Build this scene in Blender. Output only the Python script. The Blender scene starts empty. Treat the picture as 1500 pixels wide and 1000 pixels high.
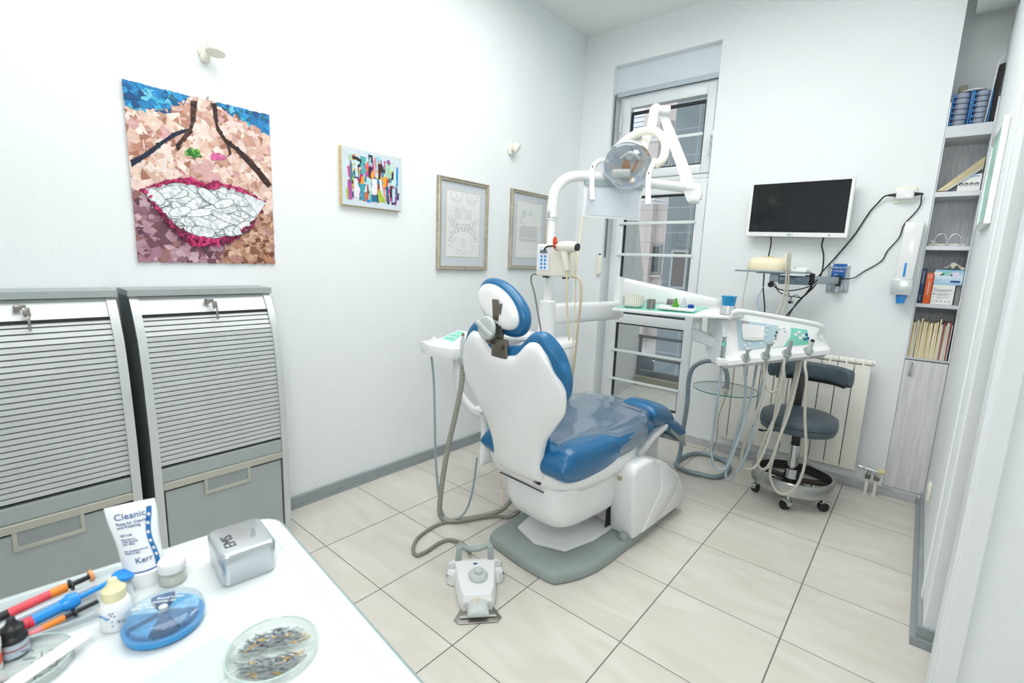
import bpy, bmesh, math, random
from mathutils import Vector, Matrix
random.seed(7)
SC = bpy.context.scene
COL = SC.collection
PI = math.pi

# ------------------------------------------------------------------ materials
def lin(h):
    h = h.lstrip('#'); o = []
    for i in (0, 2, 4):
        c = int(h[i:i+2], 16) / 255
        o.append(c/12.92 if c <= .04045 else ((c+.055)/1.055)**2.4)
    return (o[0], o[1], o[2], 1)

def mat(name, hexcol, rough=.5, metal=0.0, var=.04, scale=8, bump=0.0, bscale=60, alpha=1.0,
        trans=0.0, coat=0.0, emit=0.0, spec=.5, aniso=None):
    m = bpy.data.materials.new(name); m.use_nodes = True
    nt = m.node_tree; N = nt.nodes; L = nt.links; b = N['Principled BSDF']
    c = lin(hexcol)
    tc = N.new('ShaderNodeTexCoord')
    if var > 0:
        n = N.new('ShaderNodeTexNoise'); n.inputs['Scale'].default_value = scale
        n.inputs['Detail'].default_value = 4
        mp = N.new('ShaderNodeMapping'); L.new(tc.outputs['Object'], mp.inputs['Vector'])
        if aniso: mp.inputs['Scale'].default_value = aniso
        L.new(mp.outputs['Vector'], n.inputs['Vector'])
        r = N.new('ShaderNodeValToRGB')
        r.color_ramp.elements[0].position = .3; r.color_ramp.elements[1].position = .7
        r.color_ramp.elements[0].color = tuple(max(0, x*(1-var)) for x in c[:3]) + (1,)
        r.color_ramp.elements[1].color = tuple(min(1, x*(1+var)) for x in c[:3]) + (1,)
        L.new(n.outputs['Fac'], r.inputs['Fac']); L.new(r.outputs['Color'], b.inputs['Base Color'])
    else:
        b.inputs['Base Color'].default_value = c
    b.inputs['Roughness'].default_value = rough; b.inputs['Metallic'].default_value = metal
    b.inputs['Specular IOR Level'].default_value = spec
    b.inputs['Alpha'].default_value = alpha
    b.inputs['Transmission Weight'].default_value = trans
    b.inputs['Coat Weight'].default_value = coat
    if emit > 0:
        b.inputs['Emission Color'].default_value = c; b.inputs['Emission Strength'].default_value = emit
    if bump > 0:
        n2 = N.new('ShaderNodeTexNoise'); n2.inputs['Scale'].default_value = bscale
        n2.inputs['Detail'].default_value = 5
        L.new(tc.outputs['Object'], n2.inputs['Vector'])
        bp = N.new('ShaderNodeBump'); bp.inputs['Strength'].default_value = bump; bp.inputs['Distance'].default_value = .01
        L.new(n2.outputs['Fac'], bp.inputs['Height']); L.new(bp.outputs['Normal'], b.inputs['Normal'])
    return m

def glass_mat(name, hexcol='#ffffff', refl=.08, rough=.02, body=.0, fk=.5):
    # thin clear sheet: mostly transparent, a little glossy by fresnel, optional body tint
    m = bpy.data.materials.new(name); m.use_nodes = True
    nt = m.node_tree; N = nt.nodes; L = nt.links; N.clear()
    out = N.new('ShaderNodeOutputMaterial'); mx = N.new('ShaderNodeMixShader'); t = N.new('ShaderNodeBsdfTransparent')
    g = N.new('ShaderNodeBsdfGlossy'); lw = N.new('ShaderNodeLayerWeight'); lw.inputs['Blend'].default_value = .25
    ml = N.new('ShaderNodeMath'); ml.operation = 'MULTIPLY_ADD'; ml.inputs[1].default_value = fk; ml.inputs[2].default_value = refl
    ml.use_clamp = True
    t.inputs['Color'].default_value = lin(hexcol); g.inputs['Roughness'].default_value = rough
    L.new(lw.outputs['Facing'], ml.inputs[0]); L.new(ml.outputs[0], mx.inputs['Fac'])
    L.new(t.outputs[0], mx.inputs[1]); L.new(g.outputs[0], mx.inputs[2])
    last = mx
    if body > 0:
        d = N.new('ShaderNodeBsdfDiffuse'); d.inputs['Color'].default_value = lin(hexcol)
        m2 = N.new('ShaderNodeMixShader'); m2.inputs['Fac'].default_value = body
        L.new(mx.outputs[0], m2.inputs[1]); L.new(d.outputs[0], m2.inputs[2]); last = m2
    L.new(last.outputs[0], out.inputs['Surface'])
    return m

# ------------------------------------------------------------------ mesh builder
def catmull(pts, sub=6, closed=False):
    P = [Vector(p) for p in pts]; n = len(P)
    if n < 3: return P
    out = []
    rng = range(n if closed else n-1)
    for i in rng:
        p0 = P[(i-1) % n] if closed or i > 0 else P[0]*2-P[1]
        p1 = P[i]; p2 = P[(i+1) % n]
        p3 = P[(i+2) % n] if closed or i+2 < n else P[-1]*2-P[-2]
        for k in range(sub):
            t = k/sub
            out.append(.5*((2*p1)+(-p0+p2)*t+(2*p0-5*p1+4*p2-p3)*t*t+(-p0+3*p1-3*p2+p3)*t**3))
    if not closed: out.append(P[-1])
    return out

def cr1(xs, v):
    # smooth interpolation of [(t,val),...] with finite-difference tangents
    if v <= xs[0][0]: return xs[0][1]
    if v >= xs[-1][0]: return xs[-1][1]
    n = len(xs)
    def tg(i):
        if i == 0: return (xs[1][1]-xs[0][1])/(xs[1][0]-xs[0][0])
        if i == n-1: return (xs[-1][1]-xs[-2][1])/(xs[-1][0]-xs[-2][0])
        a = (xs[i][1]-xs[i-1][1])/(xs[i][0]-xs[i-1][0]); b = (xs[i+1][1]-xs[i][1])/(xs[i+1][0]-xs[i][0])
        return 0 if a*b <= 0 else 2*a*b/(a+b)
    for i in range(n-1):
        if xs[i][0] <= v <= xs[i+1][0]:
            h = xs[i+1][0]-xs[i][0]; t = (v-xs[i][0])/h
            return (2*t**3-3*t*t+1)*xs[i][1]+(t**3-2*t*t+t)*h*tg(i)+(-2*t**3+3*t*t)*xs[i+1][1]+(t**3-t*t)*h*tg(i+1)

WM = {}
def wm(o): return WM.get(o.name, Matrix())

class MB:
    def __init__(s): s.bm = bmesh.new(); s.mi = 0
    def _merge(s, b2):
        me = bpy.data.meshes.new('t'); b2.to_mesh(me); b2.free()
        n0 = len(s.bm.faces); s.bm.from_mesh(me); bpy.data.meshes.remove(me)
        s.bm.faces.ensure_lookup_table()
        for f in s.bm.faces[n0:]: f.material_index = s.mi
        return s
    def m(s, i): s.mi = i; return s
    def box(s, c, size, bev=0.0, seg=2, rot=None):
        b = bmesh.new(); bmesh.ops.create_cube(b, size=1)
        for v in b.verts: v.co = Vector((v.co.x*size[0], v.co.y*size[1], v.co.z*size[2]))
        if bev > 0: bmesh.ops.bevel(b, geom=b.edges[:], offset=min(bev, min(size)*.49), segments=seg, profile=.5, affect='EDGES')
        M = Matrix.Translation(Vector(c)) @ (rot.to_4x4() if rot is not None else Matrix())
        bmesh.ops.transform(b, matrix=M, verts=b.verts)
        return s._merge(b)
    def bx(s, x0, x1, y0, y1, z0, z1, bev=0.0, seg=2):
        return s.box(((x0+x1)/2, (y0+y1)/2, (z0+z1)/2), (abs(x1-x0), abs(y1-y0), abs(z1-z0)), bev, seg)
    def rings(s, rings, cap0=True, cap1=True, closed=True, loop=False):
        b = bmesh.new(); R = [[b.verts.new(Vector(p)) for p in r] for r in rings]
        n = len(R[0]); pairs = list(zip(R, R[1:]))
        if loop: pairs.append((R[-1], R[0]))
        for a, c in pairs:
            for i in range(n if closed else n-1):
                j = (i+1) % n
                try: b.faces.new((a[i], a[j], c[j], c[i]))
                except ValueError: pass
        if closed and not loop:
            if cap0:
                try: b.faces.new(R[0][::-1])
                except ValueError: pass
            if cap1:
                try: b.faces.new(R[-1])
                except ValueError: pass
        bmesh.ops.recalc_face_normals(b, faces=b.faces)
        return s._merge(b)
    def cyl(s, p0, p1, r0, r1=None, n=24, cap=True):
        r1 = r0 if r1 is None else r1; p0 = Vector(p0); p1 = Vector(p1); d = (p1-p0).normalized()
        a = d.orthogonal().normalized(); c = d.cross(a)
        f = lambda p, r: [p+a*(r*math.cos(2*PI*i/n))+c*(r*math.sin(2*PI*i/n)) for i in range(n)]
        return s.rings([f(p0, r0), f(p1, r1)], cap, cap)
    def lathe(s, prof, o=(0, 0, 0), axis=(0, 0, 1), n=32, sx=1, sy=1):
        q = Vector((0, 0, 1)).rotation_difference(Vector(axis).normalized()); o = Vector(o); R = []
        for r, z in prof:
            r = max(r, 1e-5)
            R.append([o+q @ Vector((sx*r*math.cos(2*PI*i/n), sy*r*math.sin(2*PI*i/n), z)) for i in range(n)])
        return s.rings(R, prof[0][0] < 1e-4, prof[-1][0] < 1e-4)
    def tube(s, pts, r, n=10, sub=6, closed=False, smooth=True, r2=None):
        P = catmull(pts, sub, closed) if smooth else [Vector(p) for p in pts]
        N = len(P); T = []
        for i in range(N):
            a = P[(i-1) % N] if closed or i > 0 else P[0]; c = P[(i+1) % N] if closed or i < N-1 else P[-1]
            t = (c-a); T.append(t.normalized() if t.length > 1e-9 else Vector((0, 0, 1)))
        u = T[0].orthogonal().normalized(); R = []
        for i in range(N):
            u = (u-T[i]*u.dot(T[i])); u = u.normalized() if u.length > 1e-6 else T[i].orthogonal().normalized()
            w = T[i].cross(u)
            rr = r if r2 is None else r+(r2-r)*i/(N-1)
            R.append([P[i]+u*(rr*math.cos(2*PI*k/n))+w*(rr*math.sin(2*PI*k/n)) for k in range(n)])
        return s.rings(R, True, True, True, closed)
    def prism(s, poly, a, b_, fn, bev=0.0):
        # poly: list of 2d; fn(p,t)->3d for t in (a,b_)
        b = bmesh.new()
        A = [b.verts.new(Vector(fn(p, a))) for p in poly]; B = [b.verts.new(Vector(fn(p, b_))) for p in poly]
        b.faces.new(A); b.faces.new(B[::-1]); n = len(poly)
        for i in range(n): b.faces.new((A[i], A[(i+1) % n], B[(i+1) % n], B[i]))
        bmesh.ops.recalc_face_normals(b, faces=b.faces)
        if bev > 0:
            bmesh.ops.bevel(b, geom=b.edges[:], offset=bev, segments=2, profile=.5, affect='EDGES')
        big = [f for f in b.faces if len(f.verts) > 4]
        bmesh.ops.triangulate(b, faces=big)
        return s._merge(b)
    def poly(s, pts):
        b = bmesh.new(); f = b.faces.new([b.verts.new(Vector(p)) for p in pts])
        if len(pts) > 4: bmesh.ops.triangulate(b, faces=[f])
        return s._merge(b)
    def grid(s, fn, nu, nv, closed_u=False):
        b = bmesh.new(); V = [[b.verts.new(Vector(fn(i/nu, j/nv))) for i in range(nu+(0 if closed_u else 1))] for j in range(nv+1)]
        w = len(V[0])
        for j in range(nv):
            for i in range(nu):
                b.faces.new((V[j][i], V[j][(i+1) % w], V[j+1][(i+1) % w], V[j+1][i]))
        bmesh.ops.recalc_face_normals(b, faces=b.faces)
        return s._merge(b)
    def cushion(s, P, nrm, tf, tb, nu=20, nv=20, p=8, q=2.0):
        # P(u,v): mid surface u,v in [-1,1]; nrm(u,v): unit; thickness front tf / back tb tapering to the rim
        b = bmesh.new()
        cs = lambda k, n: -math.cos(PI*k/n)
        def e(u, v): return max(0, 1-abs(u)**p)**(1/q)*max(0, 1-abs(v)**p)**(1/q)
        F = {}; B = {}
        for j in range(nv+1):
            for i in range(nu+1):
                u, v = cs(i, nu), cs(j, nv); k = e(u, v); o = Vector(P(u, v)); nn = Vector(nrm(u, v))
                F[i, j] = b.verts.new(o+nn*(tf(u, v) if callable(tf) else tf)*k)
                B[i, j] = F[i, j] if (i in (0, nu) or j in (0, nv)) else b.verts.new(o-nn*(tb(u, v) if callable(tb) else tb)*k)
        for j in range(nv):
            for i in range(nu):
                b.faces.new((F[i, j], F[i+1, j], F[i+1, j+1], F[i, j+1]))
                try: b.faces.new((B[i, j], B[i, j+1], B[i+1, j+1], B[i+1, j]))
                except ValueError: pass
        bmesh.ops.recalc_face_normals(b, faces=b.faces)
        return s._merge(b)
    def build(s, name, m, parent=None, world=True, sharp=40, flat=False, vcol=None):
        me = bpy.data.meshes.new(name)
        if parent is not None and world:
            bmesh.ops.transform(s.bm, matrix=wm(parent).inverted(), verts=s.bm.verts)
        s.bm.to_mesh(me); s.bm.free()
        for x in (m if isinstance(m, (list, tuple)) else [m]): me.materials.append(x)
        if not flat:
            for p in me.polygons: p.use_smooth = True
            me.set_sharp_from_angle(angle=math.radians(sharp))
        o = bpy.data.objects.new(name, me); COL.objects.link(o)
        if parent is not None:
            o.parent = parent; WM[o.name] = wm(parent)
        return o

def tag(o, label=None, cat=None, group=None, kind=None):
    if label: o['label'] = label
    if cat: o['category'] = cat
    if group: o['group'] = group
    if kind: o['kind'] = kind
    return o

def thing(name, label, cat, loc=(0, 0, 0), rotz=0.0, group=None):
    o = bpy.data.objects.new(name, None); COL.objects.link(o)
    o.empty_display_size = .05
    o.location = loc; o.rotation_euler = (0, 0, rotz)
    WM[o.name] = Matrix.Translation(Vector(loc)) @ Matrix.Rotation(rotz, 4, 'Z')
    return tag(o, label, cat, group)

def centred(name, mb, m, label, cat, group=None, kind=None, **k):
    # single mesh thing with its origin at its base centre
    vs = [v.co for v in mb.bm.verts]
    c = Vector(((min(v.x for v in vs)+max(v.x for v in vs))/2, (min(v.y for v in vs)+max(v.y for v in vs))/2, min(v.z for v in vs)))
    bmesh.ops.translate(mb.bm, vec=-c, verts=mb.bm.verts)
    o = mb.build(name, m, None, **k); o.location = c; WM[o.name] = Matrix.Translation(c)
    return tag(o, label, cat, group, kind)

def copy_tree(o, parent=None):
    c = o.copy(); COL.objects.link(c); c.parent = parent
    WM[c.name] = wm(o)
    for ch in list(o.children): copy_tree(ch, c)
    return c

def struct(name, mb, m, **k):
    return tag(mb.build(name, m, **k), kind='structure')

def text(name, s, size, m, parent, origin, xdir, ydir, depth=.0003, align='LEFT', world=True):
    cu = bpy.data.curves.new('txt', 'FONT'); cu.body = s; cu.size = size; cu.extrude = depth; cu.align_x = align
    cu.resolution_u = 3
    t = bpy.data.objects.new('txt', cu); COL.objects.link(t)
    bpy.context.view_layer.update()
    me = bpy.data.meshes.new_from_object(t.evaluated_get(bpy.context.evaluated_depsgraph_get()))
    bpy.data.objects.remove(t)
    X = Vector(xdir).normalized(); Y = Vector(ydir).normalized(); Z = X.cross(Y)
    M = Matrix.Translation(Vector(origin)) @ Matrix((X, Y, Z)).transposed().to_4x4()
    if world and parent is not None: M = wm(parent).inverted() @ M
    me.transform(M); me.materials.clear(); me.materials.append(m); me.name = name
    o = bpy.data.objects.new(name, me); COL.objects.link(o)
    if parent is not None: o.parent = parent; WM[o.name] = wm(parent)
    return o

# ------------------------------------------------------------------ palette
M = {}
M['wall'] = mat('wall_paint', '#eef3f4', .7, var=.012, scale=3, bump=.12, bscale=90)
M['ceil'] = mat('ceiling_paint', '#eef3f3', .8, var=.01)
M['upvc'] = mat('white_upvc', '#e9eef0', .35, var=.01)
M['white'] = mat('white_plastic', '#f0f2f2', .22, var=.015, coat=.3)
M['whitem'] = mat('white_matt', '#eceeee', .55, var=.02)
M['cream'] = mat('cream_plastic', '#ece9d8', .35, var=.03)
M['ivory'] = mat('ivory_plastic', '#f2f1e2', .3, var=.02, coat=.3)
M['greyp'] = mat('grey_green_plastic', '#a9b3b0', .45, var=.04)
M['lgrey'] = mat('light_grey_plastic', '#c9d0ce', .4, var=.03)
M['base'] = mat('base_grey', '#97a29f', .5, var=.05, bump=.05)
M['blue'] = mat('blue_vinyl', '#1a6797', .28, var=.06, scale=30, bump=.1, bscale=400, coat=.15)
M['chrome'] = mat('chrome', '#c9cccc', .12, 1, var=.02)
M['steel'] = mat('brushed_steel', '#a9a69f', .3, 1, var=.08, scale=40)
M['dsteel'] = mat('dark_bracket_steel', '#8a8378', .35, 1, var=.08)
M['galv'] = mat('galvanised_steel', '#a9b2b8', .38, .8, var=.1, scale=20)
M['alu'] = mat('silver_paint', '#cbd0d0', .36, .3, var=.03, scale=12)
M['aluh'] = mat('silver_paint_dull', '#a7b0b0', .45, .2, var=.03, scale=12)
M['dark'] = mat('dark_gap', '#23282b', .6, var=.05)
M['black'] = mat('black_rubber', '#1b1c1f', .45, var=.05)
M['screen'] = mat('screen_glass', '#14181c', .12, var=.05, spec=.5)
M['hose'] = mat('grey_hose', '#a3aaa9', .45, var=.05)
M['hose_b'] = mat('blue_grey_hose', '#9aa9b0', .45, var=.05)
M['hose_w'] = mat('pale_hose', '#bdbdb1', .45, var=.05)
M['tube'] = mat('painted_grey_tube', '#8a9aa3', .35, .2, var=.05)
M['leather'] = mat('grey_leather', '#4f5d66', .42, var=.12, scale=25, bump=.25, bscale=90)
M['teal'] = mat('teal_panel', '#7fd0bb', .3, var=.05)
M['palebl'] = mat('pale_blue_panel', '#bcd6de', .35, var=.04)
M['paper'] = mat('paper', '#f2f3ef', .7, var=.02)
M['manila'] = mat('manila', '#e6d8b0', .7, var=.1)
M['lens'] = glass_mat('clear_plastic', '#ffffff', .10, .03, .03)
M['glass'] = glass_mat('window_glass', '#f4f8f8', .03, .0, 0)
M['glassg'] = glass_mat('greenish_glass', '#eef7f3', .06, .02, .02)
M['gedge'] = mat('glass_edge', '#3f8f7c', .1, var=.02)
M['orange'] = mat('orange', '#e8571f', .4)
M['red'] = mat('red', '#d43b3b', .35)
M['bluep'] = mat('bright_blue_plastic', '#1f8fe0', .3)
M['print'] = mat('print_blue', '#1d4f94', .6, var=0)
M['ink'] = mat('ink_grey', '#6b7278', .6, var=0)
M['inkb'] = mat('ink_black', '#2a2c30', .6, var=0)
# ================================================================== ROOM
XL, XR, YB, ZC = -2.284, .155, 3.485, 3.018
YN, XO = -1.3, 1.3            # wall behind the camera, far right side
TX, TY, OX, OY = .41, .40236, -1.8607, .98682

def floor_material():
    m = bpy.data.materials.new('floor_tiles'); m.use_nodes = True
    nt = m.node_tree; N = nt.nodes; L = nt.links; b = N['Principled BSDF']
    tc = N.new('ShaderNodeTexCoord'); sp = N.new('ShaderNodeSeparateXYZ'); L.new(tc.outputs['Object'], sp.inputs[0])
    def math_(op, a, v=None, c=None):
        n = N.new('ShaderNodeMath'); n.operation = op
        for k, x in enumerate((a, v, c)):
            if x is None: continue
            if isinstance(x, (int, float)): n.inputs[k].default_value = x
            else: L.new(x, n.inputs[k])
        return n.outputs[0]
    masks = []; cells = []
    for ax, o, w, lw in (('X', OX, TX, .0022), ('Y', OY, TY, .0017)):
        t = math_('DIVIDE', math_('SUBTRACT', sp.outputs[ax], o), w)
        fr = math_('FRACT', t); cells.append(math_('FLOOR', t))
        d = math_('MULTIPLY', math_('MINIMUM', fr, math_('SUBTRACT', 1.0, fr)), w)
        masks.append(math_('LESS_THAN', d, lw))
    g = math_('MAXIMUM', masks[0], masks[1])
    cb = N.new('ShaderNodeCombineXYZ'); L.new(cells[0], cb.inputs[0]); L.new(cells[1], cb.inputs[1])
    wn = N.new('ShaderNodeTexWhiteNoise'); L.new(cb.outputs[0], wn.inputs['Vector'])
    ns = N.new('ShaderNodeTexNoise'); ns.inputs['Scale'].default_value = 2.2; ns.inputs['Detail'].default_value = 6
    ns.inputs['Distortion'].default_value = 1.2
    ad = N.new('ShaderNodeVectorMath'); ad.operation = 'MULTIPLY_ADD'
    L.new(wn.outputs['Color'], ad.inputs[0]); ad.inputs[1].default_value = (9, 9, 9); L.new(tc.outputs['Object'], ad.inputs[2])
    mp = N.new('ShaderNodeMapping'); mp.inputs['Rotation'].default_value = (0, 0, .5); mp.inputs['Scale'].default_value = (1, 3.5, 1)
    L.new(ad.outputs[0], mp.inputs[0]); L.new(mp.outputs[0], ns.inputs['Vector'])
    r = N.new('ShaderNodeValToRGB'); r.color_ramp.elements[0].position = .35; r.color_ramp.elements[1].position = .68
    r.color_ramp.elements[0].color = lin('#d2cec4'); r.color_ramp.elements[1].color = lin('#dcd9d0')
    L.new(ns.outputs['Fac'], r.inputs['Fac'])
    mx = N.new('ShaderNodeMix'); mx.data_type = 'RGBA'; L.new(g, mx.inputs['Factor'])
    L.new(r.outputs['Color'], mx.inputs[6]); mx.inputs[7].default_value = lin('#6d6a62')
    L.new(mx.outputs[2], b.inputs['Base Color'])
    rr = math_('MULTIPLY_ADD', g, .4, .24); L.new(rr, b.inputs['Roughness'])
    bp = N.new('ShaderNodeBump'); bp.inputs['Strength'].default_value = .4; bp.inputs['Distance'].default_value = .002
    bp.invert = True; L.new(g, bp.inputs['Height']); L.new(bp.outputs[0], b.inputs['Normal'])
    return m
M['floor'] = floor_material()

fl = MB().bx(XL-.15, XO+.1, YN-.1, 3.62, -.06, 0); struct('floor', fl, M['floor'], flat=True)
cl = MB().bx(XL-.15, XO+.1, YN-.1, 3.85, ZC, ZC+.1); struct('ceiling', cl, M['ceil'], flat=True)
w = MB().bx(XL-.15, XL, YN-.1, 3.85, 0, ZC); struct('wall_left', w, M['wall'], flat=True)
w = MB(); Y2 = 3.74
w.bx(XL, -2.02, YB, Y2, 0, ZC); w.bx(-2.02, -1.23, YB, Y2, 2.757, ZC); w.bx(-1.23, -.033, YB, Y2, 0, ZC)
w.bx(-.033, XR, YB, Y2, 0, .052); w.bx(-.06, XR+.05, Y2, Y2+.06, 0, ZC)
struct('wall_back', w, M['wall'], flat=True)
w = MB().bx(XR, XO, 2.11, 3.80, 0, ZC, .004); struct('wall_right', w, M['wall'], flat=True)
w = MB().bx(.217, XO, 1.76, 1.84, 0, ZC); struct('wall_near_right', w, M['wall'], flat=True)
w = MB().bx(XO, XO+.1, YN, 3.8, 0, ZC); struct('wall_outer_right', w, M['wall'], flat=True)
w = MB().bx(XL, XO, YN-.1, YN, 0, ZC); struct('wall_front', w, M['wall'], flat=True)
w = MB().bx(.173, .219, 1.738, 1.862, 0, 2.6, .003).bx(.166, .176, 1.752, 1.85, 0, 2.6, .002); struct('trim_1', w, M['upvc'], flat=True)
w = MB().bx(XR-.006, XR, 2.30, 2.345, .05, ZC, .002); struct('trim_2', w, M['wall'], flat=True)

M['skirt'] = mat('skirting_grey', '#9ba3a6', .45, .1, var=.08, scale=10, aniso=(1, 1, 6))
M['skirtl'] = mat('skirting_light', '#c3c5c6', .45, .1, var=.14, scale=16)
def skirt(name, x0, x1, y0, y1, m, h=.062):
    b = MB().bx(x0, x1, y0, y1, .004, h, .002)
    dx = .006 if abs(x1-x0) < .05 else 0; dy = 0 if dx else .006
    b.bx(x0, x1+dx, y0-dy, y1, .0, .010)
    struct(name, b, m, flat=True)
skirt('baseboard_left', XL, XL+.018, YN, YB, M['skirt'])
b = MB().bx(XL+.018, -2.02, YB-.016, YB, .0, .062, .002).bx(-1.23, XR-.03, YB-.016, YB, .0, .05, .002)
struct('baseboard_back', b, M['skirtl'], flat=True)
b = MB().bx(XR-.028, XR-.001, 2.1101, YB, 0, .03).bx(XR-.014, XR-.001, 2.1101, YB, .0301, .07)
b.bx(XR-.028, .6, 2.082, 2.1099, 0, .03).bx(XR-.014, .6, 2.096, 2.1099, .0301, .07)
struct('baseboard_right', b, M['skirt'], flat=True)

# window: roller-shutter box, upper tilt sash, balcony door with glass and safety bars
X0, X1, YF = -2.02, -1.23, 3.57
def frame_rect(b, x0, x1, z0, z1, t, y0, y1, bev=.004):
    b.bx(x0, x0+t, y0, y1, z0, z1, bev); b.bx(x1-t, x1, y0, y1, z0, z1, bev)
    b.bx(x0+t, x1-t, y0, y1, z1-t, z1, bev); b.bx(x0+t, x1-t, y0, y1, z0, z0+t, bev)
M['shbox'] = mat('shutter_box', '#dfe6ee', .5, var=.01)
b = MB().bx(X0, X1, YF-.03, YF+.1, 2.56, 2.757); b.m(1).bx(X0, X1, YF-.034, YF-.028, 2.545, 2.58)
tag(b.build('trim_3', [M['shbox'], mat('shutter_slot', '#bcc8d0', .5)], flat=True), kind='structure')
win = bpy.data.objects.new('window_1', None); COL.objects.link(win); win.location = (-1.62, YF, 1.99); win['kind'] = 'structure'
WM[win.name] = Matrix.Translation((-1.62, YF, 1.99))
b = MB(); frame_rect(b, X0+.03, X1, 1.90, 2.55, .035, YF, YF+.07); b.build('window_frame', M['upvc'], win)
b = MB(); frame_rect(b, X0+.06, X1-.03, 1.935, 2.52, .062, YF-.015, YF+.05, .006); b.bx(X0+.12, X1-.09, YF+.01, YF+.03, 2.198, 2.218); b.build('sash', M['upvc'], win)
b = MB(); frame_rect(b, X0+.115, X1-.085, 1.99, 2.43, .018, YF+.002, YF+.03, 0); b.build('gasket', M['dark'], win)
MB().bx(X0+.12, X1-.09, YF+.018, YF+.024, 1.995, 2.425).build('pane', M['glass'], win, flat=True)
b = MB().box((-1.262, YF-.02, 2.17), (.022, .014, .09), .005).tube([(-1.262, YF-.03, 2.17), (-1.262, YF-.055, 2.165), (-1.266, YF-.055, 2.10), (-1.266, YF-.052, 2.05)], .008)
b.build('window_handle', M['upvc'], win)
b = MB().box((X0+.05, YF-.018, 2.35), (.016, .012, .12), .003); b.build('hinge', M['upvc'], win)

dr = bpy.data.objects.new('door_1', None); COL.objects.link(dr); dr.location = (-1.62, YF, 0); dr['kind'] = 'structure'
WM[dr.name] = Matrix.Translation((-1.62, YF, 0))
b = MB(); frame_rect(b, X0+.03, X1, 0.0, 1.90, .035, YF, YF+.07); b.build('door_frame', M['upvc'], dr)
b = MB(); frame_rect(b, X0+.06, X1-.03, .03, 1.87, .068, YF-.015, YF+.05, .006); b.bx(X0+.12, X1-.09, YF-.012, YF+.045, .81, .885, .005)
b.bx(X0+.12, X1-.09, YF-.012, YF+.045, .09, .16, .004)
b.build('door_leaf', M['upvc'], dr)
b = MB()
for z0, z1 in ((.155, .815), (.88, 1.805)): frame_rect(b, X0+.12, X1-.09, z0, z1, .016, YF+.002, YF+.03, 0)
b.build('gasket', M['dark'], dr)
for z0, z1 in ((.16, .812), (.884, 1.80)): MB().bx(X0+.125, X1-.095, YF+.018, YF+.024, z0, z1).build('pane', M['glass'], dr, flat=True)
for z in (1.597, 1.357, .585, .345):
    MB().bx(X0+.10, X1-.085, YF-.028, YF-.018, z-.011, z+.011, .004).build('safety_bar', mat('safety_bar_white', '#e3ecec', .35), dr)
# roller strap and its winder on the wall beside the window
b = MB().bx(-2.02, -2.003, YB+.03, YB+.034, 1.33, 2.56); o = b.build('shutter_strap', mat('strap_grey', '#707c80', .8), None, flat=True)
tag(o, 'narrow grey roller shutter strap hanging down the left edge of the window', 'strap')
t = thing('strap_winder', 'small cream strap winder box on the wall left of the balcony door', 'winder', (-2.035, YB-.012, 1.22))
MB().box((-2.035, YB-.014, 1.265), (.044, .03, .16), .013, 3).build('cover', M['ivory'], t)
MB().box((-2.035, YB-.012, 1.353), (.016, .014, .01), .003).build('slot', M['dark'], t)

# ------------------------------------------------------------------ outside
M['stucco'] = mat('rough_stucco', '#bdbdbb', .9, var=.12, scale=60, bump=.8, bscale=140)
b = MB().prism([(3.68, -.2), (4.92, -.2), (4.92, 1.12), (4.60, 1.62), (3.68, 2.9)], 0, 1, lambda p, t: (-2.085-(p[0]-3.68)*.19-t*.16, p[0], p[1]))
struct('wall_balcony', b, M['stucco'], flat=True)
b = MB().bx(-3.2, .5, 3.62, 4.95, -.12, -.02)
struct('floor_balcony', b, M['floor'], flat=True)
M['lime'] = mat('parapet_tile', '#aaa493', .7, var=.1)
b = MB().bx(-2.34, .4, 4.86, 4.98, -.03, .07).bx(-2.34, .4, 4.84, 5.0, .07, .082)
struct('trim_4', b, M['lime'], flat=True)
t = thing('balcony_railing', 'grey flat-bar railing along the balcony edge outside the glass door', 'railing', (-1.0, 4.92, .08))
M['rail'] = mat('rail_grey', '#6a7075', .5, .3)
for z, hh in ((.11, .07), (.285, .028), (.515, .032)): MB().bx(-2.33, .4, 4.90, 4.94, z-hh/2, z+hh/2, .003).build('rail', M['rail'], t, flat=True)
for x in (-2.31, -1.0, .3): MB().bx(x, x+.03, 4.905, 4.935, .08, .53, .002).build('post', M['rail'], t, flat=True)

def brick(name, c1, c2, mortar, w_, h_, ms=.012, rough=.8):
    m = bpy.data.materials.new(name); m.use_nodes = True
    N = m.node_tree.nodes; L = m.node_tree.links; b = N['Principled BSDF']
    tc = N.new('ShaderNodeTexCoord'); mp = N.new('ShaderNodeMapping'); mp.inputs['Rotation'].default_value = (PI/2, 0, 0)
    sp = N.new('ShaderNodeSeparateXYZ'); cb = N.new('ShaderNodeCombineXYZ'); L.new(tc.outputs['Object'], sp.inputs[0])
    ad = N.new('ShaderNodeMath'); ad.operation = 'ADD'; L.new(sp.outputs['X'], ad.inputs[0]); L.new(sp.outputs['Y'], ad.inputs[1])
    L.new(ad.outputs[0], cb.inputs[0]); L.new(sp.outputs['Z'], cb.inputs[1])
    br = N.new('ShaderNodeTexBrick'); L.new(cb.outputs[0], br.inputs['Vector']); br.inputs['Scale'].default_value = 1
    br.inputs['Brick Width'].default_value = w_; br.inputs['Row Height'].default_value = h_; br.inputs['Mortar Size'].default_value = ms
    br.inputs['Color1'].default_value = lin(c1); br.inputs['Color2'].default_value = lin(c2); br.inputs['Mortar'].default_value = lin(mortar)
    br.offset = 0
    L.new(br.outputs['Color'], b.inputs['Base Color']); b.inputs['Roughness'].default_value = rough
    return m
M['stone'] = brick('facade_stone', '#b3aaa8', '#bab0ad', '#989290', .75, .42, .01)
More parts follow.
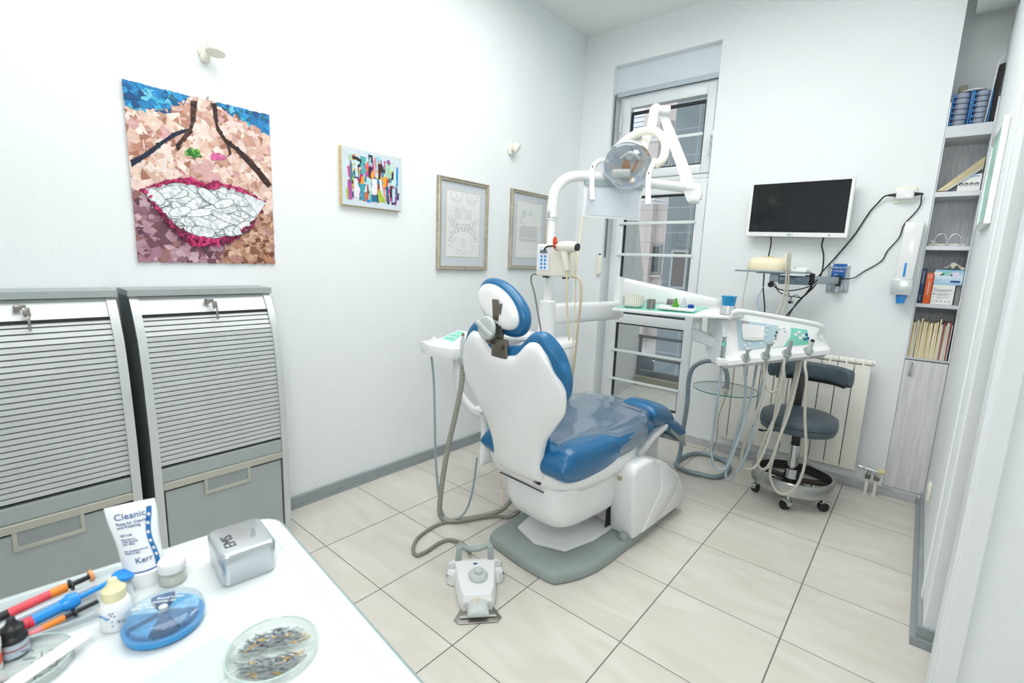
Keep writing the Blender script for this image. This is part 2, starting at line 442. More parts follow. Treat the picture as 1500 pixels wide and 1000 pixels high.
M['dtile'] = brick('dark_facade_tile', '#4f5a60', '#576268', '#6f7a80', .33, .33, .008, .4)
F = 12.5/9
fx = lambda x: x*F
fz = lambda z: 1.279+(z-1.279)*F
bl = thing('apartment_building', 'pinkish stone apartment block with windows across the street', 'building', (-9, 12.6, -1.9))
MB().bx(-16, -4.6, 12.5, 13.2, -1.9, 9).build('facade', M['stone'], bl, flat=True)
MB().bx(fx(-4.42), fx(-4.10), 12.3, 12.5, -1.9, 9).build('pilaster', M['stone'], bl, flat=True)
M['wfr'] = mat('far_window_frame', '#7d8488', .5); M['wdk'] = mat('far_window_glass', '#39434a', .15, var=.2, scale=2)
def farwin(x0, x1, z0, z1, y=12.5):
    f = MB(); frame_rect(f, x0, x1, z0, z1, .06, y-.05, y+.01, 0); o = f.build('window', M['wfr'], bl, flat=True)
    MB().bx(x0+.05, x1-.05, y-.02, y+.005, z0+.05, z1-.05).build('pane', M['wdk'], o, flat=True)
    MB().bx(x0-.05, x1+.05, y-.1, y, z0-.08, z0-.02).build('sill', M['stone'], o, flat=True)
farwin(fx(-4.37), fx(-3.93)+.02, fz(1.12), fz(1.68)); farwin(fx(-4.75), fx(-4.33), fz(2.28), fz(2.9)); farwin(fx(-5.3), fx(-4.9), fz(1.12), fz(1.68))
farwin(fx(-5.6), fx(-5.2), fz(2.3), fz(2.9)); farwin(fx(-4.2), fx(-3.9), fz(3.1), fz(3.9))
b = MB()
for k in range(14): b.bx(fx(-5.6), fx(-4.45), 12.38, 12.46, fz(3.7)+k*.12, fz(3.7)+k*.12+.10)
b.build('blind', mat('far_blind', '#c9ccd8', .7), bl, flat=True)
b = MB()
for z in (3.50, 3.60, 2.40, 2.46): b.tube([(fx(-6), 11.9, fz(z)), (fx(-3.95), 11.9, fz(z)), (fx(-3.75), 12.4, fz(z))], .025, smooth=False, n=6)
b.build('balcony_rail', mat('far_rail', '#b9bcc4', .4, .4), bl)
t = thing('tiled_building', 'dark grey tiled building corner seen through the right of the window', 'building', (-1, 7, -1.9))
MB().bx(-2.80, 2.5, 6.5, 8.5, -1.9, 8).build('facade', M['dtile'], t, flat=True)
b = MB(); frame_rect(b, -2.68, -2.45, .98, 1.5, .03, 6.46, 6.51, 0)
w_ = b.build('window', M['wfr'], t, flat=True); MB().bx(-2.66, -2.47, 6.47, 6.495, 1.0, 1.48).build('pane', mat('pane_reddish', '#3c3436', .2, var=.3, scale=12), w_, flat=True)
b = MB().bx(-16, 4, 5.1, 14, -2.0, -1.9); struct('floor_street', b, mat('asphalt', '#6b6a6c', .9, bump=.3), flat=True)

def car(x, y, label, colh):
    t = thing('car', label, 'car', (x, y, -1.9))
    cm = mat('car_paint', colh, .25, .4, var=.02, coat=.5)
    body = [(-2.1, .35), (-2.12, .7), (-1.9, .88), (-1.2, .96), (-.55, 1.42), (.75, 1.46), (1.5, 1.02), (2.05, .95), (2.15, .6), (2.1, .3)]
    MB().prism(body, -.82, .82, lambda p, s: (x+p[0], y+s*(1-.12*max(0, p[1]-.9)), -1.9+p[1]), .05).build('body', cm, t)
    side = [(-1.05, .98), (-.5, 1.36), (.65, 1.38), (1.25, 1.02)]
    MB().prism(side, -.84, -.80, lambda p, s: (x+p[0], y+s*.97, -1.9+p[1])).build('side_window', M['wdk'], t, flat=True)
    MB().prism([(-1.15, .97), (-.58, 1.37), (-.56, 1.43), (-1.2, 1.0)], -.68, .68, lambda p, s: (x+p[0]-.02, y+s, -1.9+p[1]+.01)).build('windscreen', M['wdk'], t, flat=True)
    for sx in (-1.35, 1.35):
        for sy in (-.80, .80):
            wv = MB().lathe([(.0, -.1), (.30, -.1), (.33, -.06), (.33, .06), (.30, .1), (0, .1)], (x+sx, y+sy, -1.57), (0, 1, 0)).build('wheel', M['black'], t)
            MB().lathe([(0, -.11), (.19, -.105), (.2, 0)], (x+sx, y+sy, -1.57), (0, 1, 0)).build('rim', M['steel'], wv)
car(-4.6, 9.7, 'silver car parked outside seen low through the balcony door', '#b9bcc2')
car(-5.3, 7.6, 'white car bonnet just behind the balcony railing', '#dfe3ea')

# ------------------------------------------------------------------ camera, light, world
cam = bpy.data.cameras.new('cam'); co = bpy.data.objects.new('camera', cam); COL.objects.link(co)
cam.sensor_width = 36; cam.lens = 16.98; cam.clip_start = .05; cam.clip_end = 100
r_ = Vector((0.7602397547, 0.6485213868, 0.0381513587)); u_ = Vector((-0.1364268549, 0.1019599090, 0.9853892075)); f_ = Vector((-0.6351560663, 0.7543369193, -0.1659897094))
co.matrix_world = Matrix.Translation((0, 0, 1.27866)) @ Matrix((r_, u_, -f_)).transposed().to_4x4()
SC.camera = co
cam.dof.use_dof = True; cam.dof.focus_distance = 2.3; cam.dof.aperture_fstop = 5.0

def fill_panel(x, y, sx, sy, power, label):  # added out-of-view panel, fill light standing in for flash bounced off the ceiling
    t = thing('added_fill_light', label, 'fill light', (x, y, ZC-.05))
    b = MB(); 
    b.bx(x-sx/2-.02, x-sx/2, y-sy/2-.02, y+sy/2+.02, ZC-.05, ZC); b.bx(x+sx/2, x+sx/2+.02, y-sy/2-.02, y+sy/2+.02, ZC-.05, ZC)
    b.bx(x-sx/2, x+sx/2, y-sy/2-.02, y-sy/2, ZC-.05, ZC); b.bx(x-sx/2, x+sx/2, y+sy/2, y+sy/2+.02, ZC-.05, ZC)
    b.build('frame', M['upvc'], t, flat=True)
    MB().bx(x-sx/2, x+sx/2, y-sy/2, y+sy/2, ZC-.012, ZC-.004).build('diffuser', mat('fill_diffuser', '#ffffff', .6, var=0, emit=1.0), t, flat=True)
    l = bpy.data.lights.new('fill_lamp', 'AREA'); l.shape = 'RECTANGLE'; l.size = sx-.04; l.size_y = sy-.04; l.energy = power; l.color = (1, .99, .975)
    lo = bpy.data.objects.new('fill_lamp', l); COL.objects.link(lo); lo.location = (x, y, ZC-.03)
fill_panel(-1.15, .55, 1.7, 1.3, 19.5, 'large added fill light panel above the entrance side')
fill_panel(-.95, 2.0, 1.5, .9, 24, 'large added fill light panel above the dental chair')
l = bpy.data.lights.new('flash', 'AREA'); l.shape = 'DISK'; l.size = .5; l.energy = 12; l.color = (1, 1, 1)
lo = bpy.data.objects.new('flash', l); COL.objects.link(lo); lo.location = (.05, -.25, 1.85)
lo.rotation_euler = (Vector((-1.2, 1.9, .7))-lo.location).to_track_quat('-Z', 'Y').to_euler()
wd = bpy.data.worlds.new('world'); SC.world = wd; wd.use_nodes = True
bg = wd.node_tree.nodes['Background']; bg.inputs['Color'].default_value = (.97, .98, 1, 1); bg.inputs['Strength'].default_value = 2.4
SC.view_settings.view_transform = 'Standard'; SC.view_settings.look = 'None'; SC.view_settings.exposure = 0
SC.cycles.use_denoising = True
SC.cycles.max_bounces = 10; SC.cycles.transparent_max_bounces = 16
# ================================================================== LEFT WALL PICTURES
def pinpoly(x, y, P):
    c = False; n = len(P); j = n-1
    for i in range(n):
        if (P[i][1] > y) != (P[j][1] > y) and x < (P[j][0]-P[i][0])*(y-P[i][1])/(P[j][1]-P[i][1])+P[i][0]: c = not c
        j = i
    return c
BTL = [(0.0, 1.01), (0.416, 1.0), (0.321, 0.942), (0.217, 0.887), (0.11, 0.873), (-.01, 0.862)]
BTR = [(0.586, 1.01), (1.01, 1.01), (1.01, 0.865), (0.878, 0.914), (0.765, 0.947), (0.655, 0.972)]
CHK = [(0.402, 0.815), (0.383, 0.792), (0.298, 0.75), (0.215, 0.693), (0.148, 0.635), (0.008, 0.534), (0.004, 0.574), (0.073, 0.61), (0.185, 0.696), (0.302, 0.778)]
NL = [(0.414, 0.975), (0.462, 0.984), (0.436, 0.865), (0.398, 0.773), (0.335, 0.72), (0.316, 0.673), (0.3, 0.664), (0.294, 0.7), (0.357, 0.773), (0.402, 0.831)]
NR = [(0.558, 0.989), (0.594, 0.997), (0.598, 0.865), (0.643, 0.798), (0.807, 0.715), (0.941, 0.606), (1.0, 0.546), (0.966, 0.518), (0.88, 0.598), (0.712, 0.732), (0.669, 0.756), (0.684, 0.714), (0.633, 0.66), (0.665, 0.703), (0.659, 0.746), (0.582, 0.833)]
GN = [(0.349, 0.671), (0.393, 0.7), (0.45, 0.685), (0.465, 0.654), (0.404, 0.646), (0.363, 0.654)]
PN = [(0.527, 0.674), (0.564, 0.692), (0.635, 0.69), (0.645, 0.676), (0.596, 0.648), (0.535, 0.646)]
LIP = [(0.032, 0.407), (0.179, 0.471), (0.361, 0.518), (0.477, 0.49), (0.55, 0.516), (0.736, 0.493), (0.941, 0.421), (0.907, 0.372), (0.797, 0.233), (0.655, 0.144), (0.503, 0.106), (0.345, 0.108), (0.25, 0.172), (0.164, 0.269), (0.081, 0.39)]
MTH = [(0.077, 0.421), (0.276, 0.479), (0.426, 0.476), (0.493, 0.459), (0.604, 0.48), (0.771, 0.466), (0.941, 0.419), (0.842, 0.302), (0.696, 0.194), (0.525, 0.158), (0.4, 0.156), (0.286, 0.203), (0.195, 0.271), (0.124, 0.352)]
PAL = {
 'blue': ['#1b76b4', '#2a93cf', '#155a8e', '#3fb0d8', '#0f4d80', '#6cc3dc', '#2c6a7e'],
 'skin': ['#e3c4b4', '#d9b3a2', '#ecd6ca', '#c99c8a', '#f2e0d6', '#b98572', '#d7a9a8', '#e9cdbb', '#a87560', '#efd2cb'],
 'purple': ['#8d6474', '#a67a8c', '#6f4757', '#b58f9c', '#7c4f58', '#c9a9b2', '#5d3a48', '#9a6d6a'],
 'brown': ['#a9775c', '#8b5a42', '#c49a7e', '#b98468', '#d9b49c', '#74462f', '#caa28c', '#b4847c'],
 'navy': ['#16233a', '#1f3555', '#12182a'], 'dbrown': ['#3d2420', '#54332c', '#2a1917', '#1f1a22'],
 'green': ['#4f9a3f', '#2f7a35', '#7cba4e'], 'pink': ['#d96aa0', '#e58db6', '#c74d88'],
 'lip': ['#b3205c', '#c92f70', '#8f1a4a', '#d4407e', '#7a1c48'], 'lipd': ['#6a2040', '#8f1f50', '#a3285c', '#5a1c38'],
}
def region(u, v):
    if pinpoly(u, v, BTL) or pinpoly(u, v, BTR): return 'blue'
    if pinpoly(u, v, CHK): return 'navy'
    if pinpoly(u, v, NL) or pinpoly(u, v, NR): return 'dbrown'
    if pinpoly(u, v, GN): return 'green'
    if pinpoly(u, v, PN): return 'pink'
    if pinpoly(u, v, LIP): return 'lip' if v > .3 or abs(u-.45) < .12 else 'lipd'
    if v < .42-(u > .5)*.06: return 'purple' if u < .48+.12*math.sin(v*20) else 'brown'
    return 'skin'
picmats = {}
def pm(h):
    if h not in picmats: picmats[h] = mat('paper_'+h[1:], h, .45, var=.12, scale=60)
    return picmats[h]
def plane_fn(y0, y1, z0, z1):
    return lambda u, v, d: (XL+d, y0+u*(y1-y0), z0+v*(z1-z0))
class Flat:
    # many little coloured facets in one mesh
    def __init__(s): s.v = []; s.f = []; s.m = []; s.mats = []; s.idx = {}
    def add(s, pts, h):
        if h not in s.idx: s.idx[h] = len(s.mats); s.mats.append(pm(h))
        n = len(s.v); s.v += pts; s.f.append(list(range(n, n+len(pts)))); s.m.append(s.idx[h])
    def build(s, name, parent):
        me = bpy.data.meshes.new(name); inv = wm(parent).inverted()
        me.from_pydata([inv @ Vector(p) for p in s.v], [], s.f)
        for x in s.mats: me.materials.append(x)
        for p, i in zip(me.polygons, s.m): p.material_index = i
        o = bpy.data.objects.new(name, me); COL.objects.link(o); o.parent = parent; WM[o.name] = wm(parent); return o

t = thing('collage_picture', 'large paper collage of a nose and red-lipped open mouth on the wall', 'picture', (XL, .746, 1.22))
fn = plane_fn(.493, 1.0, 1.22, 1.859)
MB().bx(XL+.001, XL+.007, .493, 1.0, 1.22, 1.859).build('backing_board', mat('collage_board', '#b58a80', .6), t, flat=True)
R = random.Random(3); fc = Flat(); d = .0075
def scrap(cu, cv, s, h, el=1.0, ang=None, n=None):
    global d
    n = n or R.choice((3, 4, 4, 5)); a0 = R.random()*6.28 if ang is None else ang; P = []
    for k in range(n):
        a = 2*PI*k/n+R.uniform(-.35, .35); rr = s*R.uniform(.65, 1.15)
        x, y = rr*math.cos(a)*el, rr*math.sin(a)
        u = cu+(x*math.cos(a0)-y*math.sin(a0)); v = cv+(x*math.sin(a0)+y*math.cos(a0))*.8
        P.append((min(1.004, max(-.004, u)), min(1.004, max(-.004, v))))
    d += .0000012; tl = R.uniform(-.0006, .0006)
    fc.add([fn(u, v, d+(tl*(i % 2) if s > .012 else 0)+.0004) for i, (u, v) in enumerate(P)], h)
nu, nv = 24, 30
cells = [(i, j) for i in range(nu) for j in range(nv)]; R.shuffle(cells)
for k in range(2):
    for i, j in cells:
        u = (i+R.random())/nu; v = (j+R.random())/nv; g = region(u, v)
        if g in ('skin', 'purple', 'brown', 'blue'):
            pal = PAL[g]
            if g == 'skin' and abs(u-.5) < .09 and v > .7: pal = PAL['skin'][:5]
            scrap(u, v, R.uniform(.030, .062) if g != 'brown' else R.uniform(.02, .04), R.choice(pal))
d += .0007
for P_, h in ((BTL, '#1f7fba'), (BTR, '#1f7fba'), (CHK, '#16233a'), (NL, '#54332c'), (NR, '#3d2420'), (GN, '#2f7a35'), (PN, '#d96aa0'), (LIP, '#a81f56')):
    d += .00005; fc.add([fn(min(1, max(0, u)), min(1, max(0, v)), d) for u, v in P_], h)
d += .0003
for k in range(3800):
    u, v = R.random(), R.random(); g = region(u, v)
    if g not in ('skin', 'purple', 'brown'):
        if g == 'blue' and R.random() < .7: continue
        scrap(u, v, R.uniform(.007, .013) if g in ('navy', 'dbrown') else R.uniform(.016, .035) if g == 'blue' else R.uniform(.010, .02), R.choice(PAL[g]), 1.3)
fc.add([fn(u, v, d+.0008) for u, v in MTH], '#dfe6e8')
d += .001
def tooth_row(cu, cv, L_, W_, ang, nt):
    # greyscale row of teeth cut-outs on a gum strip
    global d
    d += .00002
    def pt(x, y): return fn(cu+x*math.cos(ang)-y*math.sin(ang), cv+(x*math.sin(ang)+y*math.cos(ang))*.8, d)
    fc.add([pt(L_*1.06*math.cos(a), W_*1.12*math.sin(a)) for a in [2*PI*k/16 for k in range(16)]], R.choice(['#8a9499', '#6f7a80']))
    d += .00001
    fc.add([pt(L_*math.cos(a), W_*math.sin(a)) for a in [2*PI*k/16 for k in range(16)]], R.choice(['#c3ccd0', '#d5dcdf']))
    for side in (1, -1):
        for k in range(nt):
            x = -L_*.86+(k+.5)*L_*1.72/nt; hw = L_*.80/nt; wy = W_*math.sqrt(max(.1, 1-(x/L_)**2))
            d += .000004
            fc.add([pt(x-hw, side*.05*wy), pt(x+hw, side*.05*wy), pt(x+hw*.96, side*.66*wy), pt(x+hw*.55, side*.92*wy), pt(x-hw*.55, side*.92*wy), pt(x-hw*.96, side*.66*wy)][::side], R.choice(['#eef2f4', '#e4e9ec', '#f7f9fa', '#f2f5f6', '#ccd4d8']))
k = 0
tries = 0
while k < 64 and tries < 6000:
    tries += 1
    u, v = R.uniform(.1, .92), R.uniform(.17, .47)
    L_ = R.uniform(.06, .13)
    a = R.uniform(-.9, .9)
    if all(pinpoly(u+L_*q*math.cos(a), v+L_*q*math.sin(a)*.8, MTH) for q in (-.78, 0, .78)):
        tooth_row(u, v, L_, R.uniform(.028, .042), a, R.choice((5, 6, 7))); k += 1
# lip scraps once more over the tooth ends
d += .0006
for k in range(2600):
    u, v = R.random(), R.random()*.6
    if pinpoly(u, v, LIP) and not pinpoly(u, v, MTH): scrap(u, v, R.uniform(.010, .017), R.choice(PAL['lip' if v > .3 or abs(u-.45) < .12 else 'lipd']), 1.3)
fc.build('paper_scraps', t)
MB().cyl((XL, .765, 1.87), (XL+.012, .765, 1.87), .003).build('nail', M['steel'], t)

# abstract canvas
y0, y1, z0, z1 = 1.333, 1.690, 1.518, 1.801
t = thing('abstract_canvas', 'small canvas of bright interlocking letter-like shapes, second picture from the left', 'painting', (XL, 1.51, z0))
MB().bx(XL+.001, XL+.022, y0, y1, z0, z1, .001).build('wood_stretcher', mat('pale_wood', '#d8c08a', .6, var=.15, scale=20, aniso=(1, 1, 8)), t, flat=True)
MB().bx(XL+.022, XL+.027, y0+.002, y1, z0+.003, z1-.003, .001).build('painted_ground', mat('canvas_ground', '#ccd8de', .7, var=.06, scale=30), t, flat=True)
fc = Flat(); fn2 = plane_fn(y0, y1, z0, z1); dd = .0274
S = 957; S2 = 1000
def cv(x, y):   # crop-style coordinates of the painting, unskewed
    u = (x-75)/747; top = 85+u*160; bot = 812+u*98
    return u, 1-(y-top)/(bot-top)
R = random.Random(11)
cols = ['#1f2a30', '#2b8fa8', '#7db9bf', '#3a1f26', '#e0662a', '#c9313a', '#f0a21e', '#7c3a86', '#a8bf3f', '#1f7fb5', '#b9dfe0', '#e59aa0', '#c44fa0', '#e7e2ee', '#24506b', '#a9cdb0', '#44656f', '#ead04a']
for k in range(230):
    x = 150+R.random()*620; y = 215+R.random()*575; u, v = cv(x, y)
    if not (.10 < u < .93 and .13 < v < .87): continue
    w_, h_ = R.uniform(.010, .032), R.uniform(.03, .13); sk = R.uniform(-.02, .02); dd += .000003
    fc.add([fn2(u-w_, max(.11, v-h_), dd), fn2(u+w_, max(.11, v-h_+.01), dd), fn2(u+w_+sk, min(.88, v+h_), dd), fn2(u-w_+sk, min(.88, v+h_-.01), dd)], R.choice(cols))
big = [([(195,215),(275,235),(270,270),(195,250)],'#1f2a30'),([(190,265),(285,285),(280,320),(255,318),(262,470),(228,465),(230,305),(192,300)],'#b9dfe8'),
([(285,215),(365,235),(350,300),(330,320),(370,400),(335,440),(290,430),(300,390),(325,370),(285,330),(310,290)],'#4fa9ae'),
([(388,195),(442,215),(442,335),(400,330)],'#1f2a30'),([(405,230),(420,235),(420,300),(440,305),(440,335),(395,330)],'#9fd3da'),
([(455,230),(478,240),(478,470),(455,465)],'#e89aa0'),([(482,220),(545,240),(545,340),(525,335),(525,290),(505,285),(505,400),(482,395)],'#9cc6dc'),
([(510,310),(560,320),(580,380),(565,420),(540,430),(540,500),(512,500)],'#3a2028'),([(365,290),(385,300),(380,400),(360,430)],'#ea6a28'),
([(390,350),(445,350),(415,430),(420,540),(460,600),(430,600),(395,540),(385,430)],'#3a1f28'),([(165,300),(195,305),(190,530),(165,530)],'#54737c'),
([(140,510),(185,540),(195,745),(150,750)],'#b04f9f'),([(210,490),(250,490),(290,620),(270,690),(280,720),(210,715)],'#e4dfec'),([(250,545),(345,560),(340,760),(285,755),(290,640)],'#3d96a8'),
([(375,480),(415,490),(430,650),(400,640),(385,600),(370,650),(330,660)],'#b5dfdf'),([(430,490),(495,500),(495,690),(430,690)],'#e9e6ee'),([(368,560),(385,570),(385,650),(368,650)],'#c52f35'),
([(525,510),(555,510),(555,720),(535,720)],'#eef2f4'),([(600,300),(660,310),(690,480),(640,500),(600,470)],'#a9cdb0'),([(560,480),(625,470),(610,600),(580,610)],'#f0a01e'),([(625,265),(660,270),(655,330),(640,330)],'#7f4a9c'),
([(715,380),(745,385),(745,590),(670,580),(690,520),(712,500)],'#c4e2e4'),([(750,355),(775,360),(770,590),(752,590)],'#1f93d0'),([(610,590),(645,590),(640,810),(620,805)],'#24658a'),([(505,650),(535,620),(560,700),(600,750),(600,790),(510,780)],'#a8bf3f'),
([(360,740),(410,760),(410,790),(360,780)],'#1f86cf'),([(420,700),(495,700),(495,780),(420,780)],'#1f6d96'),([(695,620),(735,620),(730,780),(695,795)],'#b9dae6'),([(732,605),(758,605),(755,700),(732,700)],'#5a6f7a'),([(665,590),(692,590),(690,730),(665,730)],'#1d2a33')]
for P_, h in big:
    dd += .000004; fc.add([fn2(*cv(*p), dd+.0001) for p in P_], h)
fc.build('painted_shapes', t)

# two framed ink drawings
M['frame'] = mat('silver_gilt_frame', '#b5ae9d', .35, .45, var=.16, scale=30, aniso=(1, 1, 1))
M['mount'] = mat('grey_mount', '#cdd3d9', .7, var=.01)
def framed(y0, y1, z0, z1, label, kind):
    t = thing('framed_drawing', label, 'framed print', (XL, (y0+y1)/2, z0), group='ink drawings in silver frames')
    b = MB(); fw = .026
    prof = [(0, .001), (0, .020), (.006, .026), (.014, .021), (.020, .023), (fw, .013), (fw, .001)]
    for ax in range(4):
        if ax == 0: f = lambda p, s: (XL+p[1], y0+p[0], z0+p[0] if s == 0 else z1-p[0])
        if ax == 1: f = lambda p, s: (XL+p[1], y1-p[0], z0+p[0] if s == 0 else z1-p[0])
        if ax == 2: f = lambda p, s: (XL+p[1], y0+p[0] if s == 0 else y1-p[0], z0+p[0])
        if ax == 3: f = lambda p, s: (XL+p[1], y0+p[0] if s == 0 else y1-p[0], z1-p[0])
        b.prism(prof, 0, 1, f)
    b.build('frame', M['frame'], t, flat=True)
    MB().bx(XL+.002, XL+.010, y0+.02, y1-.02, z0+.02, z1-.02).build('mount', M['mount'], t, flat=True)
    fm = .072; a0, a1, c0, c1 = y0+fm, y1-fm-.004, z0+.083, z1-fm-.004
    MB().bx(XL+.0095, XL+.0110, a0-.003, a1+.003, c0-.003, c1+.003).build('mount_bevel', mat('gold_line', '#d8c79a', .5), t, flat=True)
    MB().bx(XL+.0102, XL+.0114, a0, a1, c0, c1).build('paper_sheet', mat('drawing_paper', '#e6e9e7', .7, var=.02), t, flat=True)
    b = MB(); x = XL+.0117; lw = .0011; W_ = a1-a0; H_ = c1-c0
    q = lambda u, v: (x, a0+u*W_, c0+v*H_)
    ln = lambda P_, cl=False, w_=lw: b.tube([q(*p) for p in P_], w_*.5, n=4, sub=4, closed=cl)
    R = random.Random(5)
    if kind == 0:
        for cx in (.28, .74):
            ln([(cx-.17, .99), (cx-.16, .9), (cx-.08, .84), (cx+.08, .84), (cx+.15, .9), (cx+.17, .98)]); ln([(cx-.12, .88), (cx, .855), (cx+.12, .88)]); ln([(cx, .97), (cx, .9)])
            ln([(cx-.13, .9), (cx-.04, .885), (cx+.05, .895), (cx+.13, .9)])
        for side in (0, 1):
            for r_i in range(8):
                yy = .74-r_i*.022; u = .24+side*.30
                for k in range(3):
                    ln([(u+k*.075, yy), (u+.02+k*.075, yy+.006), (u+.04+k*.075, yy-.002), (u+.06+k*.075, yy+.004)])
        ln([(.47, .80), (.45, .77), (.50, .755), (.56, .77), (.53, .80)]); ln([(.5, .75), (.5, .68)])
        for i in range(9):
            a = PI*(1.08+.84*i/8); cx, cy = .5+.40*math.cos(a), .62+.16*math.sin(a)
            ln([(cx-.045, cy+.03), (cx-.03, cy-.035), (cx, cy-.05), (cx+.03, cy-.035), (cx+.045, cy+.03), (cx, cy+.045)], True)
        for i in range(11):
            a = PI*(.02+.96*i/10); cx, cy = .5+.38*math.cos(a), .26+.17*math.sin(a)
            ln([(cx-.035, cy-.03), (cx-.042, cy+.02), (cx, cy+.045), (cx+.042, cy+.02), (cx+.035, cy-.03), (cx, cy-.02)], True)
        ln([(.05, .44), (.2, .47), (.4, .51), (.6, .51), (.8, .44), (.97, .36)])
        ln([(.30, .02), (.36, .07), (.5, .10), (.64, .07), (.72, .02)]); ln([(.40, .02), (.5, .05), (.6, .02)])
        for k in range(26):
            u = R.choice((R.uniform(.05, .3), R.uniform(.72, .92))); v = R.uniform(.06, .3); ln([(u, v), (u+.025, v+.008), (u+.05, v)])
        for k in range(5): ln([(.44, .15+k*.03), (.48, .157+k*.03), (.56, .15+k*.03)])
    else:
        ln([(.27, .86), (.20, .82), (.19, .76), (.24, .72), (.31, .735), (.34, .79), (.32, .85)], True); ln([(.24, .83), (.28, .78), (.25, .74)]); ln([(.20, .79), (.33, .80)])
        ln([(.20, .72), (.12, .68), (.16, .63), (.22, .60), (.30, .59)])
        for k in range(4): ln([(.46, .84-k*.022), (.52, .845-k*.022), (.58, .84-k*.022)])
        for r_i in range(15):
            v = .57-r_i*.018-(.02 if r_i > 11 else 0); u = .12 if r_i else .22
            while u < .80:
                L_ = R.uniform(.03, .07); ln([(u, v), (u+L_*.5, v+.003), (u+L_, v)], w_=.0017); u += L_+.022
    b.build('ink_drawing', mat('ink_line', '#737a7e' if kind == 0 else '#4d545a', .7, var=0), t)
    MB().bx(XL+.0125, XL+.0135, y0+.022, y1-.022, z0+.022, z1-.022).build('glazing', glass_mat('picture_glass', '#ffffff', .01, .03, fk=.10), t, flat=True)
framed(1.964, 2.398, 1.205, 1.758, 'silver framed ink drawing of teeth and mouth, larger sheet full of lines', 0)
framed(2.630, 3.066, 1.219, 1.770, 'silver framed ink page with handwritten paragraph, behind the lamp post', 1)

# wall spotlights
def spot(y, z, label, rz, face):
    t = thing('wall_spotlight', label, 'wall lamp', (XL, y, z-.03))
    MB().lathe([(0, 0), (.021, 0), (.024, .004), (.023, .012), (.014, .020), (0, .022)], (XL, y-.012, z), (1, 0, 0), sx=1, sy=1.55 if False else 1).build('wall_plate', M['ivory'], t)
    MB().box((XL+.012, y-.012, z), (.02, .034, .078), .012, 3).build('housing', M['ivory'], t)
    b = MB().tube([(XL+.015, y-.008, z+.012), (XL+.045, y-.002, z+.035), (XL+.055, y+.002, z+.012)], .006); b.build('swivel_arm', M['ivory'], t)
    h = MB()
    if face == 0:
        h.lathe([(0, 0), (.034, 0), (.036, .006), (.032, .016), (.012, .022), (0, .022)], (XL+.062, y+.008, z-.012), (-.15, .1, 1))
        h.box((XL+.040, y-.004, z+.03), (.020, .012, .06), .005)
    else:
        h.lathe([(0, 0), (.03, 0), (.032, .006), (.028, .03), (.016, .045), (0, .046)], (XL+.06, y+.012, z-.004), (-.8, -.4, .45))
    h.build('lamp_head', M['ivory'], t)
spot(.775, 2.038, 'small ivory wall spotlight mounted above the mouth collage', 0, 0)
spot(2.62, 2.025, 'small ivory wall spotlight high above the two framed drawings', 0, 1)

